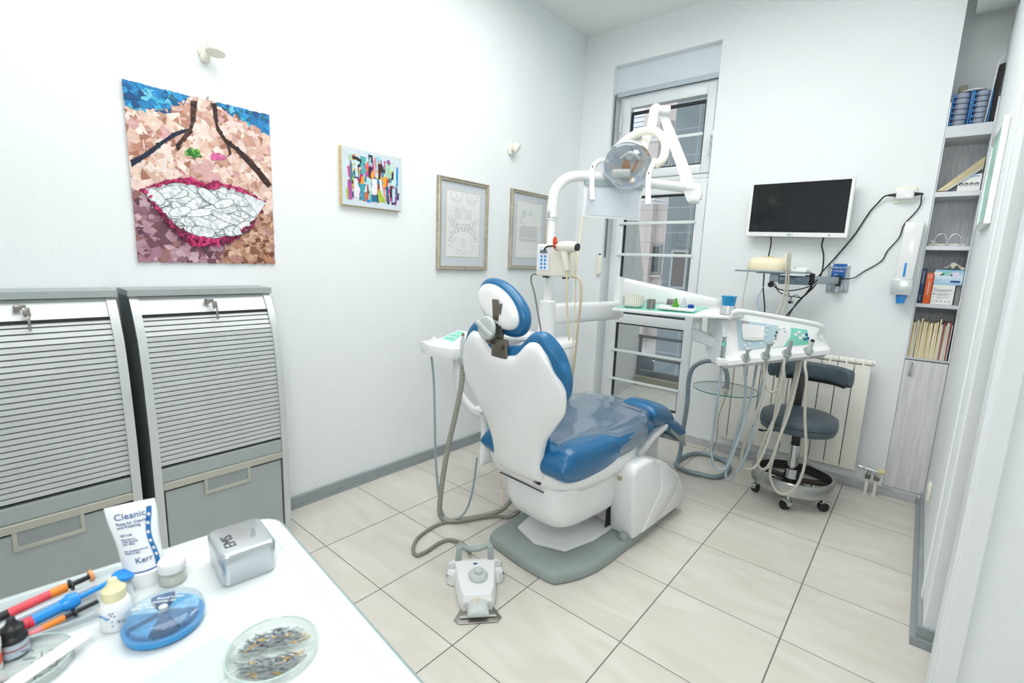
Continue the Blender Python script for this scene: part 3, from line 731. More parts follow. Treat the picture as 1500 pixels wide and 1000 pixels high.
# ================================================================== ROLL-FRONT CABINETS
def xs(z):
    pts = [(0, -2.020), (.294, -2.015), (.606, -2.022), (.754, -2.033), (.87, -2.048), (.957, -2.066), (1.068, -2.118), (1.105, -2.146)]
    for (a, xa), (b, xb) in zip(pts, pts[1:]):
        if a <= z <= b: return xa+(xb-xa)*(z-a)/(b-a)
    return pts[-1][1] if z > 1.1 else pts[0][1]
def make_cabinet(label):
    Y0, Y1 = .425, .910
    t = thing('roller_cabinet', label, 'filing cabinet', (-2.15, (Y0+Y1)/2, 0), group='silver tambour cabinets')
    MB().bx(XL+.004, -2.128, Y0-.005, Y1+.005, 1.100, 1.124, .001).build('top', M['aluh'], t, flat=True)
    zs = [0, .2, .4, .6, .7, .78, .85, .9, .95, 1.0, 1.04, 1.075, 1.10]
    prof = [(xs(z), z) for z in zs]+[(XL+.004, 1.10), (XL+.004, 0)]
    for a, b_ in ((Y0, Y0+.003), (Y1-.003, Y1)):
        MB().prism(prof, a, b_, lambda p, s: (p[0]-.004, s, p[1])).build('side_panel', mat('cabinet_side', '#8e989a', .5, .3), t, flat=True)
    for a, b_ in ((Y0, Y0+.026), (Y1-.026, Y1)):
        pr = [(xs(z), z) for z in zs]+[(xs(z)-.022, z) for z in zs[::-1]]
        MB().prism(pr, a, b_, lambda p, s: (p[0], s, p[1])).build('edge_post', M['alu'], t, sharp=25)
    MB().bx(XL+.004, -2.045, Y0+.003, Y1-.003, .0, .05).bx(XL+.004, XL+.012, Y0+.003, Y1-.003, 0, 1.1).build('carcass', M['aluh'], t, flat=True)
    a, c = Y0+.026, Y1-.026
    b = MB()
    n = 30; za, zb = .487, 1.032
    for k in range(n):
        z_0 = za+(zb-za)*k/n; z_1 = za+(zb-za)*(k+1)/n; h = z_1-z_0
        pr = [(xs(z_0)-.020, z_0), (xs(z_0)-.0115, z_0+.02*h), (xs(z_0+.1*h)-.0085, z_0+.10*h), (xs(z_0+.8*h)-.0085, z_0+.80*h), (xs(z_1)-.0115, z_0+.87*h), (xs(z_1)-.020, z_0+.88*h)]
        b.prism(pr, a, c, lambda p, s: (p[0], s, p[1]))
    b.build('roller_shutter', M['alu'], t, flat=True)
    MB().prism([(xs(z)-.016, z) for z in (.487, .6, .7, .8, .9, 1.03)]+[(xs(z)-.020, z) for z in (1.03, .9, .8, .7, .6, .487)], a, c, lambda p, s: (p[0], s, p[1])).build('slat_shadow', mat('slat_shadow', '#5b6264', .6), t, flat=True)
    MB().bx(-2.066, -2.052, a, c, .476, .49).build('shadow_gap', M['dark'], t, flat=True)
    MB().bx(-2.125, -2.103, a, c, 1.026, 1.036).build('shadow_gap', M['dark'], t, flat=True)
    MB().prism([(xs(1.034)-.008, 1.036), (xs(1.095)-.008, 1.097), (xs(1.095)-.03, 1.097), (xs(1.034)-.03, 1.036)], a, c, lambda p, s: (p[0], s, p[1])).build('header_panel', M['alu'], t, flat=True)
    MB().bx(-2.07, xs(.45)-.004, a, c, .425, .477, .002).build('rail_panel', M['aluh'], t, flat=True)
    MB().bx(-2.07, xs(.4)+.002, a, c, .396, .424, .003).build('drawer_lip', mat('lip_champagne', '#bcbdb3', .35, .4), t, flat=True)
    MB().bx(-2.07, -2.058, a, c, 0.05, .397).build('shadow_gap', M['dark'], t, flat=True)
    dr_ = MB().bx(-2.06, xs(.2)-.006, a+.006, c-.006, .03, .388, .002).build('drawer', M['aluh'], t, flat=True)
    ym = (a+c)/2; hw = .085; x = xs(.35)-.006
    hb = MB().bx(x-.002, x+.005, ym-hw, ym-hw+.012, .335, .397, .002).bx(x-.002, x+.005, ym+hw-.012, ym+hw, .335, .397, .002).bx(x-.002, x+.006, ym-hw, ym+hw, .333, .347, .002)
    hb.build('handle', mat('handle_champagne', '#b9bbb2', .35, .4), dr_)
    MB().bx(x-.001, x+.0015, ym-hw+.012, ym+hw-.012, .347, .395).build('finger_recess', mat('recess_grey', '#9aa3a4', .4, .3), dr_, flat=True)
    MB().bx(-2.05, -2.008, Y1-.03, Y1+.004, 0, .018, .002).build('foot', M['alu'], t, flat=True)
    lk = MB().cyl((xs(1.075)-.004, ym-.002, 1.076), (xs(1.075)+.010, ym-.002, 1.074), .009).build('lock', M['steel'], t)
    k = MB().box((xs(1.075)+.014, ym+.004, 1.078), (.003, .026, .014), .001).box((xs(1.06)+.017, ym+.016, 1.063), (.003, .018, .028), .001, rot=Matrix.Rotation(.1, 3, 'X'))
    k.box((xs(1.04)+.024, ym+.018, 1.030), (.0025, .007, .046), .001); k.build('key', M['steel'], lk)
    return t
cab = make_cabinet('silver tambour-front cabinet on the right, standing free of the table corner')
c2 = copy_tree(cab); c2.location.y -= .522
tag(c2, 'silver tambour-front cabinet at the left edge, behind the table items')
# ================================================================== DENTAL CHAIR
CH = thing('dental_chair', 'white and blue dental treatment chair in the middle of the room', 'dental chair', (-1.2, 1.45, 0), math.radians(-4))
lp = dict(world=False)
# base plate (local coordinates: x right, y towards the foot end)
outl = catmull([(-.180, .085, 0), (-.150, .040, 0), (-.05, .024, 0), (.10, .018, 0), (.215, .030, 0), (.243, .055, 0), (.283, .147, 0), (.303, .26, 0), (.303, .42, 0), (.300, .64, 0), (.27, 1.02, 0), (.18, 1.10, 0), (-.08, 1.10, 0), (-.17, 1.0, 0), (-.195, .7, 0), (-.195, .33, 0), (-.185, .12, 0)], 5, True)
def inset(o, k, cx=.06, cy=.55):
    return [Vector((cx+(p.x-cx)*(1-k*1.0), cy+(p.y-cy)*(1-k*.5), 0)) for p in o]
rg = []
for k, z in ((.03, 0), (0, .008), (0, .026), (.02, .040), (.05, .046), (.5, .047)):
    rg.append([(p.x, p.y, z) for p in inset(outl, k)])
MB().rings(rg).build('base_plate', M['base'], CH, **lp)
MB().box((.275, .55, .05), (.045, .20, .05), .018, 3).build('base_lip', M['base'], CH, **lp)
MB().prism([(-.10, .165), (.03, .13), (.165, .185), (.20, .35), (.20, .56), (-.08, .56), (-.16, .42)], .047, .062, lambda p, s: (p[0], p[1], s), .004).build('base_cover', M['white'], CH, **lp)
# lift column cover on the right side
cp = [(.49, .045), (.47, .20), (.447, .37), (.47, .41), (.58, .41), (.72, .365), (.90, .25), (.99, .15), (1.01, .045)]
MB().prism(cp, .185, .318, lambda p, s: (s, p[0], p[1]), .018).build('column_cover', M['white'], CH, sharp=50, **lp)
MB().prism([(.60, .41), (.74, .35), (.90, .22), (.88, .16), (.70, .06), (.56, .06), (.72, .22), (.69, .34)], .313, .322, lambda p, s: (s, p[0], p[1]), .003).build('cover_rib', M['white'], CH, **lp)
MB().cyl((.245, .462, .335), (.245, .449, .337), .013).build('release_button', mat('button_beige', '#b9b49a', .4), CH, **lp)
b = MB().box((.243, .464, .300), (.016, .002, .006)).box((.243, .468, .285), (.010, .002, .006)).tube([(.235, .46, .357), (.245, .459, .365), (.255, .46, .357)], .001, n=4); b.build('column_marks', M['inkb'], CH, flat=True, **lp)
MB().bx(.02, .176, .50, .95, .06, .40, .02).build('lift_column', mat('column_shadow', '#d5d6d3', .4), CH, **lp)
MB().bx(.181, .184, .462, .50, .06, .38).build('column_gap', M['dark'], CH, flat=True, **lp)

def srect(cx, cy, hx, hy, z, n=36, e=3.2, sk=0):
    out = []
    for i in range(n):
        a = 2*PI*i/n; c, s_ = math.cos(a), math.sin(a)
        out.append((cx+hx*math.copysign(abs(c)**(2/e), c), cy+hy*math.copysign(abs(s_)**(2/e), s_), z+sk*(hy*math.copysign(abs(s_)**(2/e), s_))))
    return out
# drive housing under the seat
MB().rings([srect(.035, .32, .195, .265, .375, e=5), srect(.045, .31, .178, .252, .34, e=6), srect(.05, .305, .172, .245, .27, e=6), srect(.062, .30, .158, .232, .205, e=5, sk=-.05), srect(.07, .30, .14, .215, .188, e=4, sk=-.08), srect(.08, .30, .06, .1, .18, e=3, sk=-.05)]).build('drive_housing', M['white'], CH, sharp=60, **lp)
MB().bx(-.10, .15, .034, .04, .367, .3695).build('housing_seam', M['dark'], CH, flat=True, **lp)
b = MB().grid(lambda u, v: (-.128+.018*(1-v)+.022*u, .062-.006*u, .20+.155*v), 3, 6); b.build('faded_sticker', mat('faded_sticker_red', '#dcc8bd', .7, var=.35, scale=90), CH, **lp)
# seat shell
MB().rings([srect(.0, .36, .262, .33, .452, e=3.6), srect(.0, .36, .268, .335, .42, e=3.4), srect(.0, .355, .258, .325, .385, e=3.2), srect(.005, .35, .235, .30, .355, e=3), srect(.005, .35, .2, .26, .35, e=3)]).build('seat_shell', M['white'], CH, sharp=60, **lp)
# seat rail rising to the leg rest
MB().prism([(.60, .375), (.66, .40), (.80, .455), (.93, .475), (.93, .45), (.80, .42), (.66, .35), (.55, .33)], .165, .225, lambda p, s: (s, p[0], p[1]), .006).build('leg_rest_rail', M['white'], CH, **lp)
# upholstered seat with raised side bolsters
def seatz(x, y):
    k = .535+.028*math.cos(min(1, abs(x)/.25)*PI)*-1
    return k-.02*math.exp(-((y-.15)/.12)**2)
MB().cushion(lambda u, v: (.012+u*((.258 if u > 0 else .232)-.01*v*v), .36+v*.345, .485+.030*max(0, v)), lambda u, v: (0, 0, 1),
             lambda u, v: .062+.022*(abs(u)**3)-.006*v, .06, 26, 26, p=9).build('seat_cushion', M['blue'], CH, sharp=80, **lp)
# leg rest
def lz(v):
    return .505+.03*math.exp(-((v-.25)/.3)**2)-.03*v-.20*max(0, v-.3)**1.35
def lyf(v): return .66+v*.56
MB().cushion(lambda u, v: (u*(.232-.035*((v+1)/2)), lyf((v+1)/2), lz((v+1)/2)), lambda u, v: (0, .12*v, 1), .048, .052, 22, 28, p=8).build('leg_rest_cushion', M['blue'], CH, sharp=80, **lp)
# knee bulges hugging the right and left edges
for sx in (1, -1):
    q_ = .0 if sx > 0 else -.042
    MB().cushion(lambda u, v, sx=sx: (sx*(.225+q_*1.5+.052*u-.02*v*v), .235+v*.215, .478-.006*v), lambda u, v, sx=sx: (sx*.12, 0, .99), lambda u, v: .088-.006*v-.02*max(0, u), .066, 18, 22, p=5).build('side_bolster', M['blue'], CH, sharp=80, **lp)
MB().cushion(lambda u, v: (.125+.100*u-.02*v, .885+v*.15, lz(.36)+.010-.045*v-.006*u), lambda u, v: (.1, 0, 1), .062, .07, 16, 16, p=4).build('knee_bolster', M['blue'], CH, sharp=80, **lp)
# clear plastic protective sheet over the seat and legs
def sheet(u, v):
    x = (u-.5)*2; y = .10+v*.71
    hw = .275 if y < .6 else .275-.05*min(1, (y-.6)/.15)
    if y < .40: hw = min(hw, .175+.1*max(0, (y-.24)/.16)) if x > 0 else hw
    X = x*hw
    if y < .68: zb = .485+.030*max(0, (y-.36)/.345)+(.062+.022*abs(X/.272)**3)*max(0, 1-abs(X/.272)**7)**.5
    else: zb = lz((y-.66)/.56)+.05*max(0, 1-abs(x)**8)**.5
    bl = max(0, 1-abs(y-.68)/.1); zb = zb*(1-bl*.5)+.572*bl*.5
    zb -= .03*max(0, abs(x)-.88)/.12*1.2
    wr = .007*math.sin(4*x+9*y+3*math.sin(4*y))+.003*math.sin(15*y-5*x)+.004*math.sin(8*x*y+2)
    return (X*1.012, y, zb+.014+wr*.5)
def sheet_mat():
    m = bpy.data.materials.new('clear_sheet'); m.use_nodes = True; N = m.node_tree.nodes; L = m.node_tree.links; N.clear()
    out = N.new('ShaderNodeOutputMaterial'); t_ = N.new('ShaderNodeBsdfTransparent'); t_.inputs[0].default_value = (.80, .87, .89, 1)
    g = N.new('ShaderNodeBsdfGlossy'); g.inputs['Roughness'].default_value = .10; d_ = N.new('ShaderNodeBsdfDiffuse'); d_.inputs[0].default_value = lin('#b4c4c9')
    lw = N.new('ShaderNodeLayerWeight'); lw.inputs['Blend'].default_value = .35
    ma = N.new('ShaderNodeMath'); ma.operation = 'MULTIPLY_ADD'; ma.inputs[1].default_value = .55; ma.inputs[2].default_value = .10; ma.use_clamp = True
    m1 = N.new('ShaderNodeMixShader'); m1.inputs[0].default_value = .15; m2 = N.new('ShaderNodeMixShader')
    L.new(lw.outputs['Facing'], ma.inputs[0]); L.new(ma.outputs[0], m2.inputs[0])
    L.new(t_.outputs[0], m1.inputs[1]); L.new(d_.outputs[0], m1.inputs[2]); L.new(m1.outputs[0], m2.inputs[1]); L.new(g.outputs[0], m2.inputs[2]); L.new(m2.outputs[0], out.inputs[0])
    return m
MB().grid(sheet, 40, 70).build('plastic_sheet', sheet_mat(), CH, sharp=180, **lp)
def foot(u, v):
    y = .99+v*.29; x = (u-.5)*2*(.215-.035*v); e = max(0, 1-abs((u-.5)*2)**6)**.5
    return (x, y, lz((y-.66)/.56)-.004*v-.045+.108*e-.03*v)
MB().grid(foot, 24, 12).build('foot_cover', mat('foot_cover_smoke', '#7f8f93', .18, var=.08, coat=.6), CH, sharp=80, **lp)
MB().box((0, 1.13, .335), (.33, .24, .03), .012, rot=Matrix.Rotation(-.35, 3, 'X')).build('foot_rest_tray', M['base'], CH, **lp)
# backrest
yb = lambda z: -.07-.2*(z-1.0)
W_ = [(0, .134), (.18, .134), (.38, .160), (.56, .222), (.70, .266), (.82, .274), (.92, .262), (1, .235)]
def top(u):
    a = abs(u); return cr1([(0, .918), (.25, .928), (.62, .992), (.72, .994), (.9, .955), (1, .895)], a)
def back(u, v, dy=0, grow=0, z0=.405, gz=0):
    k = (v+1)/2; w_ = cr1(W_, k)+grow
    z = z0+(top(u)+gz-z0)*k
    return (.012+u*w_, yb(z)+dy+.035*(1-u*u)*-0.6, z)
nb = lambda u, v: (0, .98, .196)
MB().cushion(lambda u, v: back(u, v), nb, .020, .030, 36, 40, p=14).build('backrest_shell', M['white'], CH, sharp=80, **lp)
MB().cushion(lambda u, v: back(u, v, .026, .008, .52, .036), nb, .034, .030, 44, 44, p=16).build('backrest_cushion', M['blue'], CH, sharp=80, **lp)
b = MB(); b.bx(-.12, .128, .03, .06, .385, .415, .012); b.build('backrest_hinge', M['white'], CH, **lp)
MB().box((.115, .045, .400), (.035, .03, .014), .003).build('hinge_gap', M['dark'], CH, flat=True, **lp)
# headrest: bracket, knob, white shell and blue pad, tilted
hc = Vector((-.048, -.055, 1.098)); R3 = Matrix.Rotation(math.radians(33), 3, 'Y') @ Matrix.Rotation(math.radians(-6), 3, 'X')
def disc(u, v, a=1, b=1): return (a*u*math.sqrt(1-v*v/2), b*v*math.sqrt(1-u*u/2))
def hp(a, b_, d_=0):
    return hc+R3 @ Vector((a, d_, b_))
hn = tuple(R3 @ Vector((0, 1, 0)))
MB().cushion(lambda u, v: hp(*disc(u, v, .122, .064)), lambda u, v: hn, .03, .030, 28, 20, p=5, q=2).build('headrest_shell', M['white'], CH, sharp=80, **lp)
MB().cushion(lambda u, v: hp(*disc(u, v, .152, .088), .030), lambda u, v: hn, .034, .030, 32, 24, p=6, q=2).build('headrest_pad', M['blue'], CH, sharp=80, **lp)
b = MB().box((-.03, -.082, 1.035), (.034, .008, .19), .003, rot=Matrix.Rotation(.10, 3, 'X') @ Matrix.Rotation(.0, 3, 'Y')).box((-.008, -.075, 1.03), (.012, .02, .17), .003)
b.box((.0, -.088, .945), (.085, .012, .075), .004).cyl((-.055, -.098, .965), (-.035, -.098, .965), .010).cyl((.015, -.108, .955), (.015, -.086, .955), .012)
b.build('headrest_bracket', M['dsteel'], CH, **lp)
kn = MB().cushion(lambda u, v: (-.045+disc(u, v)[0]*.046, -.118, 1.020+disc(u, v)[1]*.046), lambda u, v: (.15, -1, .05), .012, .012, 20, 20, p=8, q=2.4)
kn.box((-.045, -.134, 1.018), (.10, .012, .020), .006, rot=Matrix.Rotation(.5, 3, 'Y')); kn.build('headrest_knob', mat('knob_grey', '#c4ccc9', .4), CH, **lp)
# left arm rest
b = MB().tube([(-.18, .20, .33), (-.25, .17, .335), (-.285, .14, .38), (-.285, .12, .48), (-.272, .10, .585)], .022, r2=.028, n=14)
b.build('arm_support', M['white'], CH, **lp)
MB().cushion(lambda u, v: (-.262+u*.032, .17+v*.13, .606), lambda u, v: (0, 0, 1), .020, .020, 12, 16, p=4).build('armrest_pad', M['white'], CH, **lp)
MB().cushion(lambda u, v: (-.262-.014*v, .125+u*(.055-.02*v), .46+v*.12), lambda u, v: (-1, 0, 0), .02, .02, 12, 12, p=4).build('arm_panel', M['white'], CH, **lp)

# ------------------------------------------------------------------ foot control
FP = thing('foot_control', 'white foot pedal control with grey knob on the floor tiles', 'foot pedal', (-1.178, 1.236, 0), math.radians(47.8))
FP.scale = (.88, .88, .92)
M['bluedot'] = mat('blue_symbol', '#1b3f86', .4, var=0)
def fring(hw, y0, y1, z, r=.02):
    return [(x, y, z) for x, y in [(-hw+r, y0), (hw-r, y0), (hw, y0+r), (hw, y1-r), (hw-r, y1), (-hw+r, y1), (-hw, y1-r), (-hw, y0+r)]]
MB().rings([fring(.128, .03, .135, .004), fring(.128, .03, .135, .05), fring(.120, .036, .13, .062), fring(.05, .05, .12, .066)]).build('rear_body', M['white'], FP, sharp=35, **lp)
def fr2(s, z, y0=-.135, y1=.085): return [(-.062*s, y0, z*.8), (.062*s, y0, z*.8), (.078*s, y0+.04, z*.86), (.100*s, y1, z), (-.100*s, y1, z), (-.078*s, y0+.04, z*.86)]
MB().rings([fr2(1.0, .005), fr2(1.0, .055), fr2(.90, .082, -.122), fr2(.5, .084, -.08)]).build('front_body', M['white'], FP, sharp=30, **lp)
MB().lathe([(0, 0), (.041, 0), (.043, .008), (.036, .018), (.018, .020), (.017, .034), (.012, .038), (0, .038)], (.008, -.015, .074), (0, -.08, 1)).build('round_pedal', M['lgrey'], FP, **lp)
for sx in (-1, 1): MB().lathe([(0, 0), (.016, 0), (.016, .008), (.012, .012), (0, .012)], (sx*.105, .075, .062)).build('side_button', M['lgrey'], FP, **lp)
for x, y, z, rx in ((-.072, .082, .0655, 0), (.072, .082, .0655, 0), (0, .062, .083, 0), (-.1285, .05, .042, 1), (.1285, .05, .042, 1)):
    MB().box((x, y, z), (.002, .018, .010) if rx else (.018, .009, .002), .0009).build('symbol', M['bluedot'], FP, **lp)
MB().prism([(-.078, -.205), (.078, -.205), (.098, -.18), (.06, -.10), (-.06, -.10), (-.098, -.18)], .002, .006, lambda p, s: (p[0], p[1], s), .001).build('steel_plate', M['steel'], FP, **lp)
MB().box((0, -.178, .012), (.15, .008, .006), .002).build('plate_bar', M['lgrey'], FP, **lp)
MB().cushion(lambda u, v: (u*.044, -.155+v*.045, .030), lambda u, v: (0, 0, 1), .026, .016, 16, 16, p=3).build('toe_pedal', M['lgrey'], FP, **lp)
b = MB()
for k in range(7): b.box((-.024+k*.008, -.142, .0545-abs(k-3)*.0012), (.004, .036-abs(k-3)*.003, .006), .0015)
b.build('ribbed_insert', mat('yellowed_rib', '#d9d0a0', .5), FP, **lp)
b = MB()
for sx in (-1, 1): b.prism([(sx*.092, .115), (sx*.062, .115), (sx*.066, .15), (sx*.088, .15)], .055, .125, lambda p, s: (p[0]*(1-.08*(s-.055)/.07), p[1]+(s-.055)*.15, s), .003)
b.tube([(-.075, .15, .126), (-.045, .147, .110), (0, .146, .10), (.045, .147, .110), (.075, .15, .126)], .013, n=10)
b.build('carry_handle', M['greyp'], FP, sharp=50, **lp)
def cord(name, pts, r, m, label, cat='cable', group=None, sub=6, n=8):
    b = MB().tube(pts, r, n=n, sub=sub)
    return centred(name, b, m, label, cat, group, sharp=80)
cord('foot_control_cable', [(-1.36, 1.80, .11), (-1.40, 1.76, .03), (-1.425, 1.72, .012), (-1.478, 1.691, .010), (-1.541, 1.594, .010), (-1.606, 1.504, .010), (-1.63, 1.429, .010), (-1.624, 1.352, .010), (-1.609, 1.296, .010), (-1.576, 1.246, .010), (-1.535, 1.215, .010), (-1.507, 1.214, .010), (-1.502, 1.24, .010), (-1.502, 1.275, .010), (-1.509, 1.332, .010), (-1.499, 1.38, .011), (-1.464, 1.398, .013), (-1.422, 1.401, .016), (-1.375, 1.385, .02), (-1.335, 1.36, .03)], .0075, mat('cable_olive', '#8d8b80', .5), 'grey-brown cable looping on the floor from the chair to the pedal')
# ================================================================== SPITTOON UNIT
UN = thing('spittoon_unit', 'white water unit with rinsing basin behind the left side of the dental chair', 'dental unit', (-1.56, 2.06, 0))
MB().rings([srect(-1.60, 2.08, .10, .13, z, e=5) for z in (.0, .03, .66)]).build('pedestal', M['white'], UN, sharp=50)
MB().rings([srect(-1.57, 2.05, .17, .17, .66, e=4), srect(-1.565, 2.045, .195, .185, .70, e=4), srect(-1.565, 2.045, .20, .19, .855, e=4), srect(-1.565, 2.045, .185, .175, .872, e=4), srect(-1.565, 2.045, .17, .16, .876, e=4)]).build('unit_body', M['white'], UN, sharp=50)
MB().rings([srect(-1.565, 2.045, .2015, .1915, z, e=4) for z in (.838, .841)], False, False).build('lid_seam', M['aluh'], UN)
MB().lathe([(.0, -.03), (.06, -.028), (.10, .0), (.125, .022), (.14, .024), (.14, .012), (.11, -.01), (.06, -.04), (0, -.04)], (-1.63, 1.93, .875), n=40).build('basin', M['white'], UN)
MB().tube([(-1.72, 1.98, .86), (-1.72, 1.975, .93), (-1.70, 1.96, .95), (-1.67, 1.945, .93)], .006).build('rinse_spout', M['chrome'], UN)
MB().lathe([(.047, 0), (.045, .10), (.041, .20), (.036, .205), (.0, .205)], (-1.50, 2.06, .872)).build('post_collar', M['white'], UN)
MB().cyl((-1.50, 2.06, 1.05), (-1.50, 2.06, 1.50), .0215).build('post', M['white'], UN)
# assistant arm and console on the left
MB().tube([(-1.70, 1.60, .79), (-1.683, 1.60, .65), (-1.627, 1.62, .566), (-1.573, 1.70, .49), (-1.56, 1.85, .44), (-1.58, 2.0, .40)], .018, r2=.024).build('assistant_arm', M['white'], UN)
AC = thing('assistant_console', 'small white angular control console with teal keypad left of the backrest', 'control panel', (-1.68, 1.52, .82))
MB().prism([(-1.815, 1.47), (-1.70, 1.43), (-1.575, 1.45), (-1.555, 1.50), (-1.60, 1.60), (-1.77, 1.60)], .825, .878, lambda p, s: (p[0]*(1 if s > .85 else .97)+(0 if s > .85 else -.05), p[1], s+(.015 if p[1] > 1.55 else 0)), .004).build('console_body', M['white'], AC, sharp=30)
MB().rings([[(-1.745, 1.465, .878), (-1.60, 1.452, .878), (-1.60, 1.60, .893), (-1.70, 1.60, .893)], [(-1.725, 1.50, .895), (-1.61, 1.49, .890), (-1.63, 1.60, .935), (-1.685, 1.60, .935)]]).build('raised_wedge', M['white'], AC, flat=True)
MB().poly([(-1.712, 1.513, .9005), (-1.618, 1.503, .8955), (-1.636, 1.59, .9325), (-1.68, 1.59, .9335)]).build('keypad', M['teal'], AC, flat=True)
b = MB()
for i in range(3):
    for j in range(2): b.lathe([(0, 0), (.005, 0), (.004, .003), (0, .003)], (-1.680+i*.020, 1.528+j*.028, .9085+j*.0115), (0, -.4, 1), n=12)
b.build('keys', M['whitem'], AC)
MB().lathe([(0, 0), (.016, 0), (.016, .006), (.009, .008), (.008, .016), (0, .017)], (-1.775, 1.52, .880)).build('dial_knob', M['ivory'], AC)
SY = thing('suction_handpiece', 'grey suction handpiece upright in its clip at the console edge', 'suction tip', (-1.50, 1.45, .81))
MB().box((-1.503, 1.455, .835), (.038, .032, .036), .006).build('holder_clip', M['greyp'], SY)
MB().lathe([(.011, 0), (.012, .02), (.012, .075), (.008, .085), (.006, .105), (0, .105)], (-1.503, 1.452, .845)).build('body', M['lgrey'], SY)
MB().lathe([(.007, 0), (.007, .012), (0, .012)], (-1.503, 1.452, .945)).build('tip', mat('tip_olive', '#8f8d6f', .4), SY)
def corr(name, pts, r, m, parent):
    P = catmull(pts, 14); b = MB(); R_ = []
    N_ = len(P)
    b.tube(P, r, n=12, sub=1); o = b.build(name, m, parent, sharp=80); return o
def ribbed(name, hexc, sc):
    m = bpy.data.materials.new(name); m.use_nodes = True; N = m.node_tree.nodes; L = m.node_tree.links; b = N['Principled BSDF']
    tc = N.new('ShaderNodeTexCoord'); wv = N.new('ShaderNodeTexWave'); wv.bands_direction = 'Z'; wv.inputs['Scale'].default_value = sc
    L.new(tc.outputs['Object'], wv.inputs['Vector']); r = N.new('ShaderNodeValToRGB'); c = lin(hexc)
    r.color_ramp.elements[0].color = tuple(x*.75 for x in c[:3])+(1,); r.color_ramp.elements[1].color = tuple(min(1, x*1.1) for x in c[:3])+(1,)
    L.new(wv.outputs['Fac'], r.inputs['Fac']); L.new(r.outputs[0], b.inputs['Base Color']); b.inputs['Roughness'].default_value = .5
    bp = N.new('ShaderNodeBump'); bp.inputs['Strength'].default_value = .6; bp.inputs['Distance'].default_value = .003; L.new(wv.outputs['Fac'], bp.inputs['Height']); L.new(bp.outputs[0], b.inputs['Normal'])
    return m
M['rib'] = ribbed('ribbed_hose', '#a7a99f', 30)
corr('hose', [(-1.503, 1.455, .82), (-1.515, 1.46, .718), (-1.55, 1.46, .571), (-1.60, 1.46, .384), (-1.635, 1.455, .17), (-1.645, 1.46, .05), (-1.63, 1.48, .018), (-1.59, 1.51, .016), (-1.54, 1.60, .016), (-1.48, 1.72, .03), (-1.46, 1.80, .09), (-1.46, 1.88, .16)], .0125, M['rib'], SY)
cord('console_hose', [(-1.735, 1.47, .83), (-1.72, 1.475, .70), (-1.71, 1.475, .542), (-1.70, 1.475, .328), (-1.675, 1.475, .14), (-1.645, 1.48, .04), (-1.60, 1.50, .022), (-1.55, 1.53, .06), (-1.53, 1.56, .16), (-1.54, 1.60, .33)], .0055, M['hose_b'], 'thin blue-grey hose hanging from the console down to the floor and back', 'hose')

# ------------------------------------------------------------------ operating light on its post arm
AH = Vector((.497, .868, 0))
OL = thing('operating_light', 'dental operating lamp with clear reflector head on a long white arm', 'dental lamp', (-1.50, 2.06, 1.49))
MB().tube([(-1.50, 2.06, 1.49), (-1.50, 2.06, 1.56), (-1.493, 2.072, 1.64), (-1.462, 2.126, 1.70), (-1.41, 2.217, 1.72), (-1.30, 2.41, 1.72), (-1.085, 2.785, 1.715)], .0265, n=18, sub=8).build('support_arm', M['white'], OL, sharp=80)
MB().box((-1.502, 2.035, 1.515), (.014, .004, .032), .001).build('rating_label', mat('label_grey', '#9aa79f', .6), OL)
MB().rings([[(-1.523, 2.06, 1.497)]*1+[(-1.50+.0275*math.cos(a), 2.06+.0275*math.sin(a), 1.497) for a in [2*PI*k/20 for k in range(20)]][1:], [(-1.50+.0275*math.cos(a), 2.06+.0275*math.sin(a), 1.501) for a in [2*PI*k/20 for k in range(20)]]], False, False).build('post_joint', M['aluh'], OL)
b = MB().tube([(-1.10, 2.76, 1.715), (-1.06, 2.80, 1.712), (-1.045, 2.80, 1.69), (-1.045, 2.795, 1.655)], .030, n=18); b.cyl((-1.075, 2.775, 1.655), (-1.03, 2.80, 1.655), .026); b.build('elbow', M['white'], OL, sharp=60)
MB().rings([[Vector(p)+Vector((.76*c*rx-.0*s_, .65*c*rx, s_*.0))+Vector((0, 0, 1))*s_*rx*.3 for c, s_ in [(math.cos(2*PI*k/20), math.sin(2*PI*k/20)) for k in range(20)]] for p, rx in (((-1.060, 2.77, 1.645), .026), ((-1.063, 2.765, 1.67), .035), ((-1.10, 2.73, 1.80), .036), ((-1.175, 2.66, 2.0), .031), ((-1.205, 2.62, 2.09), .022))]).build('spring_arm', M['white'], OL, sharp=60)
MB().cyl((-1.178, 2.64, 2.105), (-1.232, 2.60, 2.105), .024).tube([(-1.225, 2.60, 2.112), (-1.238, 2.585, 2.105), (-1.235, 2.57, 2.05)], .025, n=16).build('head_joint', M['white'], OL, sharp=60)
text('maker_mark', 'Castl', .014, M['red'], OL, (-1.246, 2.547, 2.066), (.85, .52, 0), (0, 0, 1))
MB().tube([(-1.235, 2.57, 2.05), (-1.232, 2.55, 2.0), (-1.215, 2.47, 1.93), (-1.19, 2.40, 1.86), (-1.18, 2.38, 1.815)], .026, r2=.022, n=16).build('neck', M['ivory'], OL, sharp=80)
MB().box((-1.172, 2.375, 1.81), (.045, .03, .022), .004).build('neck_bracket', M['lgrey'], OL)
YK = [(-1.335, 2.36, 1.86), (-1.299, 2.40, 1.917), (-1.215, 2.405, 1.95), (-1.125, 2.395, 1.936), (-1.070, 2.38, 1.874), (-1.066, 2.365, 1.80), (-1.095, 2.345, 1.765)]
P = catmull(YK, 6); b = MB(); rr = []
